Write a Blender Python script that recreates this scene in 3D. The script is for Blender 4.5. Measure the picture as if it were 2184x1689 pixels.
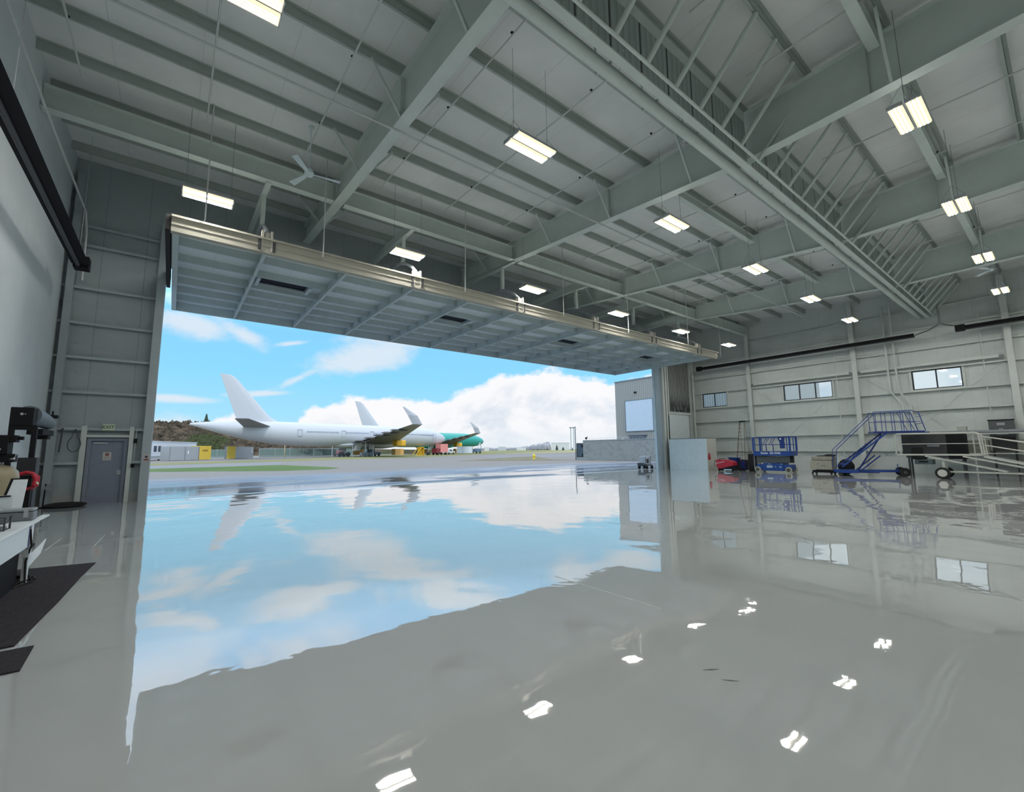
import bpy, bmesh, math, random
from mathutils import Vector, Matrix
C = bpy.context.scene
for o in list(bpy.data.objects): bpy.data.objects.remove(o)
random.seed(7)
PI = math.pi
H = 1.7                                    # eye height of the photographer

# ------------------------------------------------------------------ camera
cam = bpy.data.cameras.new('camera'); co = bpy.data.objects.new('camera', cam)
C.collection.objects.link(co); C.camera = co
cam.sensor_width = 36; cam.sensor_fit = 'HORIZONTAL'; cam.lens = 15.3842
cam.clip_start = 0.05; cam.clip_end = 6000
co.matrix_world = Matrix(((0.790258, -0.066515, -0.609154, 0), (-0.612702, -0.10109, -0.783822, 0),
                          (-0.009443, 0.992651, -0.120641, H), (0, 0, 0, 1)))
# ------------------------------------------------------------------ view
C.view_settings.view_transform = 'Standard'; C.view_settings.look = 'None'
C.view_settings.gamma = 1; C.view_settings.use_curve_mapping = False
C.view_settings.exposure = 0.0
# ------------------------------------------------------------------ node helpers
class NT:
    def __init__(s, tree): s.t = tree; s.n = tree.nodes; s.l = tree.links
    def v(s, x, sock):
        if hasattr(x, 'is_output'): s.l.new(x, sock)
        elif x is not None: sock.default_value = x
    def math(s, op, a, b=None, c=None, clamp=False):
        n = s.n.new('ShaderNodeMath'); n.operation = op; n.use_clamp = clamp
        s.v(a, n.inputs[0]); s.v(b, n.inputs[1]); s.v(c, n.inputs[2]); return n.outputs[0]
    def noise(s, vec, scale, detail=3, rough=.5, dist=0):
        n = s.n.new('ShaderNodeTexNoise'); s.v(vec, n.inputs['Vector'])
        n.inputs['Scale'].default_value = scale; n.inputs['Detail'].default_value = detail
        n.inputs['Roughness'].default_value = rough; n.inputs['Distortion'].default_value = dist
        return n.outputs['Fac']
    def xyz(s, x, y, z=0.0):
        n = s.n.new('ShaderNodeCombineXYZ'); s.v(x, n.inputs[0]); s.v(y, n.inputs[1]); s.v(z, n.inputs[2]); return n.outputs[0]
    def sep(s, v):
        n = s.n.new('ShaderNodeSeparateXYZ'); s.v(v, n.inputs[0]); return n.outputs
    def ramp(s, f, pts, interp='LINEAR'):
        n = s.n.new('ShaderNodeValToRGB'); s.v(f, n.inputs[0]); r = n.color_ramp; r.interpolation = interp
        while len(r.elements) < len(pts): r.elements.new(.5)
        for e, (p, c) in zip(r.elements, pts):
            e.position = p; e.color = (*c, 1) if len(c) == 3 else c
        return n.outputs[0]
    def mix(s, f, a, b):
        n = s.n.new('ShaderNodeMix'); n.data_type = 'RGBA'
        s.v(f, n.inputs[0]); s.v(a, n.inputs[6]); s.v(b, n.inputs[7]); return n.outputs[2]
    def smooth(s, x, lo, hi):
        n = s.n.new('ShaderNodeMapRange'); n.interpolation_type = 'SMOOTHSTEP'
        s.v(x, n.inputs[0]); s.v(lo, n.inputs[1]); s.v(hi, n.inputs[2]); n.inputs[3].default_value = 0; n.inputs[4].default_value = 1
        return n.outputs[0]
    def scl(s, v, k):
        n = s.n.new('ShaderNodeVectorMath'); n.operation = 'MULTIPLY'; s.v(v, n.inputs[0]); n.inputs[1].default_value = k; return n.outputs[0]

# ------------------------------------------------------------------ sky with clouds (by compass direction and height)
w = bpy.data.worlds.new('sky'); C.world = w; w.use_nodes = True
k = NT(w.node_tree); k.n.clear()
tc = k.n.new('ShaderNodeTexCoord').outputs['Generated']
dx, dy, dz = k.sep(tc)
hor = k.math('SQRT', k.math('ADD', k.math('MULTIPLY', dx, dx), k.math('MULTIPLY', dy, dy)))
el = k.math('DIVIDE', dz, k.math('MAXIMUM', hor, .02))
el = k.math('MINIMUM', el, 3.0)
az = k.math('MULTIPLY', k.math('ARCTAN2', dx, dy), 57.29578)
base = k.ramp(k.math('MULTIPLY', el, 1.0), [(0.0, (.60, .84, .98)), (.07, (.40, .80, 1.03)), (.16, (.29, .74, 1.04)), (.26, (.26, .68, 1.04)), (.45, (.22, .56, 1.0)), (1.0, (.15, .42, .85))])
P = k.xyz(k.math('MULTIPLY', az, .03), k.math('MULTIPLY', el, 2.6), 0.0)
n1 = k.noise(P, 3.2, 6, .58, .3); n2 = k.noise(P, 9.0, 5, .6); n3 = k.noise(P, 1.6, 4, .55, .5)
# big cumulus bank: its top edge by azimuth
fc = k.n.new('ShaderNodeFloatCurve'); k.v(k.math('DIVIDE', k.math('ADD', az, 10.0), 130.0, clamp=True), fc.inputs['Value'])
cur = fc.mapping.curves[0]
prof = [(-10, 0.0), (.5, 0.02), (3.3, .06), (4.5, .078), (6.2, .078), (7.6, .035), (9.5, .03), (11.9, .068), (14.9, .105), (18.1, .119), (21.8, .119), (25, .110), (29, .120), (33.4, .142), (38.4, .175), (42.7, .182), (47.6, .168), (55, .155), (62, .19), (75, .22), (120, .22)]
while len(cur.points) < len(prof): cur.points.new(.5, .5)
for p_, (a, b) in zip(cur.points, prof): p_.location = ((a + 10) / 130, b / .25)
fc.mapping.update()
topc = k.math('MULTIPLY', fc.outputs[0], .25)
edge = k.math('ADD', k.math('SUBTRACT', topc, el), k.math('ADD', k.math('MULTIPLY', k.math('SUBTRACT', n2, .5), .055), k.math('MULTIPLY', k.math('SUBTRACT', n1, .5), .06)))
cum = k.smooth(edge, -.004, .012)
rim = k.smooth(edge, .01, .075)
cumc = k.mix(k.math('MULTIPLY', rim, k.smooth(n1, .44, .62)), (1.0, 1.0, 1.02, 1), (.74, .81, .90, 1))
cumc = k.mix(k.math('MULTIPLY', k.smooth(el, .07, .0), .6), cumc, (.80, .88, .94, 1))
def blob(a0, e0, ra, re, tilt=0.0):
    u = k.math('SUBTRACT', az, a0)
    vv = k.math('SUBTRACT', k.math('SUBTRACT', el, e0), k.math('MULTIPLY', u, tilt))
    u = k.math('DIVIDE', u, ra); vv = k.math('DIVIDE', vv, re)
    d = k.math('ADD', k.math('MULTIPLY', u, u), k.math('MULTIPLY', vv, vv))
    return k.math('SUBTRACT', 1.0, k.math('SQRT', d))
wis = None
for b in [(18, .200, 9.0, .042, .0045), (11.5, .150, 4.0, .016, .010), (1.0, .238, 5.5, .030, -.002), (5.6, .232, 4.0, .026, -.008), (10.6, .222, 2.6, .008, .004), (0, .097, 4.5, .010, 0), (8, .115, 4, .008, .002), (-1, .045, 5, .03, 0),
          (13.5, .29, 9, .03, -.002), (25, .255, 9, .035, .002), (29, .31, 9, .03, .002), (46, .27, 6, .05, 0), (53, .235, 5, .03, 0), (2, .29, 5, .02, .004)]:
    x = blob(*b); wis = x if wis is None else k.math('MAXIMUM', wis, x)
wis = k.math('ADD', wis, k.math('ADD', k.math('MULTIPLY', k.math('SUBTRACT', n1, .52), 2.4), k.math('MULTIPLY', k.math('SUBTRACT', n2, .5), 1.0)))
wism = k.math('MULTIPLY', k.smooth(wis, -.15, .70), .85)
hi = k.math('MULTIPLY', k.smooth(k.math('ADD', k.math('MULTIPLY', n3, .6), k.math('MULTIPLY', n1, .4)), .40, .56), k.smooth(el, .26, .42))
hi = k.math('MAXIMUM', k.math('MULTIPLY', hi, .85), k.math('MULTIPLY', k.smooth(el, .5, .8), .85))
col = k.mix(wism, base, (.80, .87, .95, 1))
col = k.mix(hi, col, (.84, .88, .94, 1))
col = k.mix(cum, col, cumc)
gain = k.math('ADD', .97, k.math('MULTIPLY', k.smooth(el, .24, .36), 1.0))
bg = k.n.new('ShaderNodeBackground'); k.v(col, bg.inputs[0]); k.v(gain, bg.inputs[1])
out = k.n.new('ShaderNodeOutputWorld'); k.l.new(bg.outputs[0], out.inputs[0])
# ------------------------------------------------------------------ sun, high behind the hangar
sl = bpy.data.lights.new('sun', 'SUN'); sl.energy = 1.1; sl.angle = math.radians(4); sl.color = (1, .95, .87)
so = bpy.data.objects.new('sun', sl); C.collection.objects.link(so)
so.rotation_euler = Vector((-.12, -.72, .70)).to_track_quat('Z', 'Y').to_euler()
LAMP = 165.0                                # emission of the ceiling lamps' lenses

ORD = ordn = ['first', 'second', 'third', 'fourth', 'fifth', 'sixth', 'seventh', 'eighth', 'ninth', 'tenth', 'eleventh', 'twelfth', 'thirteenth', 'fourteenth', 'fifteenth', 'sixteenth', 'seventeenth', 'eighteenth', 'nineteenth', 'twentieth', 'twenty-first', 'twenty-second']
# ------------------------------------------------------------------ object helpers
def link(o): C.collection.objects.link(o); return o
def tag(o, label, cat, group=None, kind=None):
    if label: o['label'] = label
    if cat: o['category'] = cat
    if group: o['group'] = group
    if kind: o['kind'] = kind
    return o
def thing(name, label, cat, loc=(0, 0, 0), rz=0, group=None):
    o = bpy.data.objects.new(name, None); link(o); o.empty_display_size = .2
    o.location = loc; o.rotation_euler = (0, 0, rz)
    return tag(o, label, cat, group)
class MB:
    """collects shapes into one mesh"""
    def __init__(s): s.b = bmesh.new()
    def box(s, x0, x1, y0, y1, z0, z1):
        s.k = (getattr(s, 'k', -1) + 1) % 9; e_ = s.k * .0004; x0 -= e_; x1 += e_; y0 -= e_; y1 += e_; z1 += e_
        vs = [s.b.verts.new((x, y, z)) for x in (x0, x1) for y in (y0, y1) for z in (z0, z1)]
        for f in ((0, 1, 3, 2), (4, 6, 7, 5), (0, 4, 5, 1), (2, 3, 7, 6), (0, 2, 6, 4), (1, 5, 7, 3)):
            s.b.faces.new([vs[i] for i in f])
        return s
    def hexa(s, p):      # 8 points: bottom 4 then top 4
        vs = [s.b.verts.new(q) for q in p]
        for f in ((3, 2, 1, 0), (4, 5, 6, 7), (0, 1, 5, 4), (1, 2, 6, 5), (2, 3, 7, 6), (3, 0, 4, 7)):
            s.b.faces.new([vs[i] for i in f])
        return s
    def bar(s, a, b, w, h, up=(0, 0, 1)):
        a = Vector(a); b = Vector(b); d = (b - a).normalized(); u = Vector(up)
        if abs(d.dot(u)) > .99: u = Vector((1, 0, 0))
        x = d.cross(u).normalized() * w / 2; z = x.cross(d).normalized() * h / 2
        return s.hexa([a - x - z, a + x - z, b + x - z, b - x - z, a - x + z, a + x + z, b + x + z, b - x + z])
    def tube(s, pts, r, n=8, cap=True):
        pts = [Vector(p) for p in pts]; rings = []
        rr = r if isinstance(r, (list, tuple)) else [r] * len(pts)
        ref = None
        for i, p in enumerate(pts):
            d = (pts[min(i + 1, len(pts) - 1)] - pts[max(i - 1, 0)]).normalized()
            if ref is None or abs(d.dot(ref)) > .95: ref = Vector((0, 0, 1)) if abs(d.z) < .9 else Vector((1, 0, 0))
            x = d.cross(ref).normalized(); y = d.cross(x).normalized(); ref = y.cross(d) if False else ref
            rings.append([s.b.verts.new(p + (x * math.cos(2 * PI * j / n) + y * math.sin(2 * PI * j / n)) * rr[i]) for j in range(n)])
        for a, b in zip(rings, rings[1:]):
            for j in range(n): s.b.faces.new((a[j], a[(j + 1) % n], b[(j + 1) % n], b[j]))
        if cap:
            s.b.faces.new(rings[0][::-1]); s.b.faces.new(rings[-1])
        return s
    def lathe(s, prof, n=20, c=(0, 0, 0), axis='z'):
        rings = []
        for r, t in prof:
            ring = []
            for j in range(n):
                a = 2 * PI * j / n; p = (r * math.cos(a), r * math.sin(a), t)
                if axis == 'x': p = (t, p[0], p[1])
                if axis == 'y': p = (p[0], t, p[1])
                ring.append(s.b.verts.new((p[0] + c[0], p[1] + c[1], p[2] + c[2])))
            rings.append(ring)
        for a, b in zip(rings, rings[1:]):
            for j in range(n): s.b.faces.new((a[j], a[(j + 1) % n], b[(j + 1) % n], b[j]))
        s.b.faces.new(rings[0][::-1]); s.b.faces.new(rings[-1]); return s
    def loft(s, rings, cap=True):
        R = [[s.b.verts.new(p) for p in r] for r in rings]; n = len(R[0])
        for a, b in zip(R, R[1:]):
            for j in range(n): s.b.faces.new((a[j], a[(j + 1) % n], b[(j + 1) % n], b[j]))
        if cap: s.b.faces.new(R[0][::-1]); s.b.faces.new(R[-1])
        return s
    def prism(s, poly, off):
        a = [s.b.verts.new(p) for p in poly]; b = [s.b.verts.new(Vector(p) + Vector(off)) for p in poly]; n = len(a)
        s.b.faces.new(a[::-1]); s.b.faces.new(b)
        for j in range(n): s.b.faces.new((a[j], a[(j + 1) % n], b[(j + 1) % n], b[j]))
        return s
    def sphere(s, c, r, sz=1.0, sub=2, jit=0, sx=1.0):
        m = bmesh.ops.create_icosphere(s.b, subdivisions=sub, radius=r)
        for v in m['verts']:
            f = 1 + (random.random() - .5) * jit
            v.co = Vector((v.co.x * f * sx + c[0], v.co.y * f + c[1], v.co.z * sz * f + c[2]))
        return s
    def build(s, name, m, parent=None, smooth=False, bevel=0, seg=2):
        bmesh.ops.recalc_face_normals(s.b, faces=s.b.faces)
        me = bpy.data.meshes.new(name); s.b.to_mesh(me); s.b.free()
        me.materials.append(m); o = link(bpy.data.objects.new(name, me))
        if smooth:
            for p in me.polygons: p.use_smooth = True
            me.set_sharp_from_angle(angle=math.radians(40))
        if parent: o.parent = parent
        if bevel:
            b = o.modifiers.new('bevel', 'BEVEL'); b.width = bevel; b.segments = seg; b.limit_method = 'ANGLE'
        return o
def struct(o): o['kind'] = 'structure'; return o
def copy_tree(o, parent=None):
    c = o.copy(); C.collection.objects.link(c); c.parent = parent
    for ch in list(o.children): copy_tree(ch, c)
    return c
def text(name, s, size, m, parent, loc, rot, ex=.002, bold=0.0):
    cu = bpy.data.curves.new(name, 'FONT'); cu.body = s; cu.size = size; cu.extrude = ex; cu.align_x = 'CENTER'; cu.align_y = 'CENTER'; cu.offset = bold
    t = bpy.data.objects.new(name, cu); link(t); bpy.context.view_layer.update()
    me = bpy.data.meshes.new_from_object(t); bpy.data.objects.remove(t)
    me.materials.clear(); me.materials.append(m)
    o = link(bpy.data.objects.new(name, me)); o.location = loc; o.rotation_euler = rot; o.parent = parent; return o

# ------------------------------------------------------------------ materials
MATS = {}
def mat(name, col, rough=.6, metal=0, var=0.0, vscale=3.0, bump=0.0, bscale=20, spec=.5, ior=1.5):
    if name in MATS: return MATS[name]
    m = bpy.data.materials.new(name); m.use_nodes = True; q = NT(m.node_tree); b = q.n['Principled BSDF']
    b.inputs['Base Color'].default_value = (*col, 1); b.inputs['Roughness'].default_value = rough
    b.inputs['Metallic'].default_value = metal; b.inputs['Specular IOR Level'].default_value = spec; b.inputs['IOR'].default_value = ior
    tcn = q.n.new('ShaderNodeTexCoord').outputs['Object']
    f = q.noise(tcn, vscale, 4, .6)
    var = var or .04
    lo = tuple(c * (1 - var) for c in col); hi_ = tuple(min(1, c * (1 + var)) for c in col)
    q.v(q.ramp(f, [(.3, lo), (.7, hi_)]), b.inputs['Base Color'])
    if bump:
        bn = q.n.new('ShaderNodeBump'); bn.inputs['Strength'].default_value = bump; bn.inputs['Distance'].default_value = .02
        q.v(q.noise(tcn, bscale, 3), bn.inputs['Height']); q.l.new(bn.outputs[0], b.inputs['Normal'])
    MATS[name] = m; return m
def emit(name, col, s):
    m = bpy.data.materials.new(name); m.use_nodes = True; q = NT(m.node_tree); q.n.clear()
    e = q.n.new('ShaderNodeEmission'); e.inputs[0].default_value = (*col, 1); e.inputs[1].default_value = s
    o = q.n.new('ShaderNodeOutputMaterial'); q.l.new(e.outputs[0], o.inputs[0]); return m

STEELP = mat('shaded_purlin_steel', (.40, .45, .42), .55, var=.05, vscale=1.5)  # rafter steel darkened, the purlins' shadow put into the colour
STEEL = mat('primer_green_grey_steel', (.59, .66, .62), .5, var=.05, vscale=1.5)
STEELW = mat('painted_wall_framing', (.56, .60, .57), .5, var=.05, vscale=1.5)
STEELL = mat('dim_wall_framing', (.38, .44, .46), .55, var=.05)  # darker copy of the wall framing, left corner's dimness put into the colour
DOORST = mat('door_framing', (.52, .60, .60), .5, var=.05)
WHITE = mat('white_paint', (.78, .80, .80), .5)
BLACK = mat('black_metal', (.010, .010, .012), .7, spec=.2)
BLACKR = mat('black_rubber', (.015, .015, .015), .8)
DGREY = mat('dark_grey', (.06, .065, .07), .6)
MGREY = mat('mid_grey', (.22, .24, .26), .6)
BLUE = mat('blue_paint', (.012, .055, .26), .4, var=.08)
DBLUE = mat('dark_blue_paint', (.008, .03, .19), .4, var=.08)
RED = mat('red_paint', (.45, .01, .03), .4, var=.06)
GALV = mat('galvanised_steel', (.50, .52, .54), .35, metal=.6)
CHROME = mat('bright_metal', (.7, .7, .72), .2, metal=1)
YEL = mat('yellow_wrap', (.80, .45, .03), .6, var=.1)

def panel_mat(name, col, axis='x', period=1.8, seam=.012, dark=.75, quilt=.12, rough=.75):
    """insulation facing: flat panels with thin joint lines and slight pillowing"""
    m = bpy.data.materials.new(name); m.use_nodes = True; q = NT(m.node_tree); b = q.n['Principled BSDF']
    b.inputs['Roughness'].default_value = rough
    ob = q.n.new('ShaderNodeTexCoord').outputs['Object']; x, y, z = q.sep(ob)
    u = {'x': x, 'y': y}[axis]
    fr = q.math('ABSOLUTE', q.math('SUBTRACT', q.math('FRACT', q.math('DIVIDE', u, period)), .5))
    line = q.math('GREATER_THAN', fr, .5 - seam / period)
    f = q.noise(ob, .6, 5, .6)
    c1 = q.ramp(f, [(.3, tuple(c * .93 for c in col)), (.7, tuple(min(1, c * 1.05) for c in col))])
    c2 = q.mix(line, c1, tuple(c * dark for c in col) + (1,))
    q.v(c2, b.inputs['Base Color'])
    bn = q.n.new('ShaderNodeBump'); bn.inputs['Strength'].default_value = quilt; bn.inputs['Distance'].default_value = .15
    q.v(q.noise(ob, 1.3, 3, .6), bn.inputs['Height']); q.l.new(bn.outputs[0], b.inputs['Normal'])
    return m
CEILM = panel_mat('ceiling_facing', (.74, .76, .75), 'x', 1.83, dark=.86)
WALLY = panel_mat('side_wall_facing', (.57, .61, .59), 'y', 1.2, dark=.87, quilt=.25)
WALLX = panel_mat('dimmed_front_wall_facing', (.36, .41, .425), 'x', 1.2, quilt=.25)  # darkened and blued: the front wall's weak light put into its colour
LEFTM = panel_mat('smooth_left_wall', (.62, .68, .70), 'y', 2.4, dark=.93, quilt=.06, rough=.6)

def floor_mat():
    m = bpy.data.materials.new('polished_epoxy_floor'); m.use_nodes = True; q = NT(m.node_tree); b = q.n['Principled BSDF']
    ob = q.n.new('ShaderNodeTexCoord').outputs['Object']; x, y, z = q.sep(ob)
    f = q.noise(ob, .25, 4, .6); g = q.noise(ob, 60, 2, .6)
    c = q.ramp(f, [(.3, (.43, .455, .455)), (.7, (.47, .49, .485))])
    c = q.mix(q.smooth(g, .70, .80), c, (.60, .61, .60, 1))
    q.v(c, b.inputs['Base Color'])
    b.inputs['Roughness'].default_value = .018
    b.inputs['IOR'].default_value = 1.6; b.inputs['Coat Weight'].default_value = .45; b.inputs['Coat IOR'].default_value = 1.6; b.inputs['Coat Roughness'].default_value = .01
    big = q.noise(q.scl(ob, (1, 1, 1)), .55, 2, .45); fine = q.noise(ob, 3.0, 2, .5)
    h = q.math('ADD', q.math('MULTIPLY', big, 1.0), q.math('MULTIPLY', fine, .07))
    bn = q.n.new('ShaderNodeBump'); bn.inputs['Strength'].default_value = 1.0; bn.inputs['Distance'].default_value = .014
    q.v(h, bn.inputs['Height']); q.l.new(bn.outputs[0], b.inputs['Normal']); q.l.new(bn.outputs[0], b.inputs['Coat Normal'])
    return m
def tarmac_mat():
    m = bpy.data.materials.new('wet_tarmac'); m.use_nodes = True; q = NT(m.node_tree); b = q.n['Principled BSDF']
    ob = q.n.new('ShaderNodeTexCoord').outputs['Object']; x, y, z = q.sep(ob)
    st = q.noise(q.scl(ob, (.10, .35, 1)), 1.0, 5, .6, .4)
    near = q.smooth(y, 46, 24)
    wet = q.math('MULTIPLY', q.smooth(q.math('ADD', st, q.math('MULTIPLY', near, .12)), .50, .62), near)
    gr = q.noise(ob, 2.5, 6, .7)
    dry = q.ramp(gr, [(.3, (.195, .185, .172)), (.7, (.255, .24, .22))])
    damp = q.ramp(gr, [(.3, (.20, .24, .31)), (.7, (.27, .31, .38))])
    c = q.mix(q.smooth(q.math('ADD', y, q.math('MULTIPLY', st, 14)), 46, 34), dry, damp)
    c = q.mix(wet, c, (.10, .12, .17, 1))
    q.v(c, b.inputs['Base Color'])
    q.v(q.math('SUBTRACT', .75, q.math('MULTIPLY', wet, .70)), b.inputs['Roughness'])
    b.inputs['IOR'].default_value = 1.5; q.v(q.math('MULTIPLY_ADD', wet, .42, .10), b.inputs['Specular IOR Level'])
    bn = q.n.new('ShaderNodeBump'); bn.inputs['Distance'].default_value = .01
    q.v(q.math('SUBTRACT', 1.0, q.math('MULTIPLY', wet, .96)), bn.inputs['Strength'])
    q.v(q.noise(ob, 6, 4, .6), bn.inputs['Height']); q.l.new(bn.outputs[0], b.inputs['Normal'])
    return m
def grass_mat(name, a, b_):
    m = bpy.data.materials.new(name); m.use_nodes = True; q = NT(m.node_tree); b = q.n['Principled BSDF']
    ob = q.n.new('ShaderNodeTexCoord').outputs['Object']
    f = q.noise(q.scl(ob, (.15, .5, 1)), 1, 6, .7)
    q.v(q.ramp(f, [(.32, a), (.62, b_)]), b.inputs['Base Color']); b.inputs['Roughness'].default_value = .95
    b.inputs['Specular IOR Level'].default_value = .1
    return m

# ------------------------------------------------------------------ hangar geometry
X0, X1, YF, YB = -3.3, 36.9, 20.9, -15.0
DX0, DX1, DZ = -.55, 30.75, 8.1            # door opening
RX = [4.3, 12.6, 20.85, 29.1]              # rafter frames
def zp(y): return 11.3 + .04 * max(y - 5, 0)          # underside of the purlins
def zr(y): return 9.87 + (.083 * (y - 5) if y > 5 else .02 * (5 - y))   # underside of the rafters
def zdeck(y): return zp(y) + .26

fl = MB().box(X0 - .3, X1 + .3, YB - .3, YF + .1, -.25, 0).build('floor', floor_mat()); struct(fl)
cm = MB()
for y0, y1 in ((YB, 5), (5, YF + .3)):
    cm.hexa([(X0 - .2, y0, zdeck(y0)), (X1 + .2, y0, zdeck(y0)), (X1 + .2, y1, zdeck(y1)), (X0 - .2, y1, zdeck(y1)),
             (X0 - .2, y0, zdeck(y0) + .2), (X1 + .2, y0, zdeck(y0) + .2), (X1 + .2, y1, zdeck(y1) + .2), (X0 - .2, y1, zdeck(y1) + .2)])
struct(cm.build('ceiling', CEILM))
struct(MB().box(X0 - .25, X0, YB, YF + .3, 0, 12.2).build('wall_left', LEFTM))
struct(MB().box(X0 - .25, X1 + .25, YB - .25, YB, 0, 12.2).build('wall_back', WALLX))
WIN = [(17.85, 20.0, 2), (10.35, 13.5, 3), (3.85, 6.1, 2)]    # right-wall windows: y0, y1, panes
WZ0, WZ1 = 5.15, 6.35
wr = MB(); ys = YB
for y0, y1, n in WIN[::-1]:
    wr.box(X1, X1 + .25, ys, y0, 0, 12.2); wr.box(X1, X1 + .25, y0, y1, 0, WZ0); wr.box(X1, X1 + .25, y0, y1, WZ1, 12.2); ys = y1
wr.box(X1, X1 + .25, ys, YF + .3, 0, 12.2)
struct(wr.build('wall_right', WALLY))
# front wall with the big door opening and the personnel door
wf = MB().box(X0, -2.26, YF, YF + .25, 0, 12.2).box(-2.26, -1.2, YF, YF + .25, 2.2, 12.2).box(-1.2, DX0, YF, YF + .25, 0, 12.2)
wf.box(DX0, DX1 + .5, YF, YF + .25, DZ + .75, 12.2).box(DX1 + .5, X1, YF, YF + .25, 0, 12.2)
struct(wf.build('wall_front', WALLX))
# door jambs
jl = MB().box(-.80, DX0, YF - .32, YF + .28, 0, 10.4)
struct(jl.build('trim_1', mat('left_jamb', (.42, .48, .50), .5))); 
JB = mat('blue_grey_jamb', (.30, .39, .46), .45, var=.06)
struct(MB().box(DX1, DX1 + .6, YF - .18, YF, 0, 8.4).build('trim_2', mat('pale_jamb_edge', (.62, .72, .76), .4)))
struct(MB().box(DX1 + .02, 31.5, YF - .24, YF - .18, 0, 8.6).build('trim_3', JB))
struct(MB().box(31.5, 31.75, YF - .45, YF, 0, 8.8).box(32.05, 32.25, YF - .35, YF, 0, 8.9).box(32.45, 32.6, YF - .3, YF, 4.4, 9).build('trim_4', STEELW))
struct(MB().box(DX0, DX1, YF - .05, YF + .4, -.02, .006).build('trim_5', mat('steel_threshold', (.45, .5, .52), .3, metal=.5)))
# corner columns and wall columns
def icolumn(name, label, x, y, z1, face, group, d=.36, wd=.28, mt=None):
    t = thing(name, label, 'column', (x, y, 0), 0, group)
    m = MB()
    if face == 'x':
        m.box(-.012, d - .02, -.01, .01, 0, z1); m.box(-.02, 0, -wd / 2, wd / 2, 0, z1); m.box(d - .02, d, -wd / 2, wd / 2, 0, z1)
    else:
        m.box(-.01, .01, 0, d, 0, z1); m.box(-wd / 2, wd / 2, -.02, 0, 0, z1); m.box(-wd / 2, wd / 2, d - .02, d, 0, z1)
    m.build('shaft', mt or STEELW, t)
    MB().box(-.1, d + .02, -.2, .2, 0, .03).build('base_plate', MGREY, t) if face == 'x' else MB().box(-.2, .2, -.1, d, 0, .03).build('base_plate', MGREY, t)
    return t
for y, lab in ((15.85, 'pale steel wall column left of the three-pane window'), (8.9, 'pale steel wall column between the three-pane and the far right window'),
               (1.85, 'pale steel wall column at the right edge behind the grey cabinet')):
    icolumn('steel_column', lab, X1 - .38, y, zp(y) - .02, 'x', 'steel columns of the right wall')
icolumn('steel_column', 'tall pale corner column where the front and right walls meet', 36.3, YF - .38, 11.5, 'y', None)
icolumn('steel_column', 'pale steel corner column beside the smooth left wall', X0 + .22, YF - .38, 11.5, 'y', None, .3, .2, mat('dimmed_corner_column', (.30, .345, .36), .6))  # column colour darkened to sit with the dimmed front wall
# girts
GZ = [1.4, 2.55, 3.8, 5.0, 6.2, 7.45, 9.0, 9.7]
for i, z in enumerate(GZ):
    spans = [(X0, -.8)] if z > 2.5 else [(X0, -2.42), (-1.06, -.8)]
    for j, (a, b) in enumerate(spans):
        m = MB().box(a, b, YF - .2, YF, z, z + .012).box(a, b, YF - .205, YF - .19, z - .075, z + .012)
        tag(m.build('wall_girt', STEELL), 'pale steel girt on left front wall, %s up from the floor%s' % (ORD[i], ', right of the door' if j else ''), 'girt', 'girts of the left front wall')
for i, z in enumerate([1.4, 2.55, 3.9, 5.08, 6.42, 7.7, 9.0, 10.2]):
    m = MB().box(X1 - .2, X1, YB, YF, z, z + .012).box(X1 - .205, X1 - .19, YB, YF, z - .07, z + .012)
    tag(m.build('wall_girt', STEELW), 'long horizontal steel girt on the right wall, %s up from the floor' % ORD[i], 'girt', 'girts of the right wall')
# thick header members over the windows of the right wall
for a, b, lab in ((9.25, 15.5, 'pale hollow strut with notched ends above the three-pane window'), (2.3, 8.6, 'pale hollow strut with notched ends above the far right window')):
    t = thing('wind_strut', lab, 'strut', (X1 - .28, (a + b) / 2, 6.68), 0, 'hollow struts over the windows')
    L = (b - a) / 2
    MB().box(-.09, .09, -L, L, -.09, .09).build('tube', STEELW, t)
    for s in (-1, 1): MB().box(-.03, .03, s * (L + .1) - .1, s * (L + .1) + .1, -.05, .05).build('end_plate', MGREY, t)
# wall rod bracing on the right wall
def rods(name, label, segs, r=.014, group=None):
    m = MB()
    for a, b in segs: m.tube([a, b], r, 6)
    return tag(m.build(name, STEELW), label, 'brace', group)
xr = X1 - .1
for y0, y1, lab in ((15.7, 9.1, 'crossed bracing rods behind the blue scissor lift bay'), (8.7, 2.1, 'crossed bracing rods behind the blue stairs bay')):
    rods('cross_brace', lab, [((xr, y0, .3), (xr, y1, 6.5)), ((xr, y0, 6.5), (xr, y1, .3))], group='crossed rods on the right wall')
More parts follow.
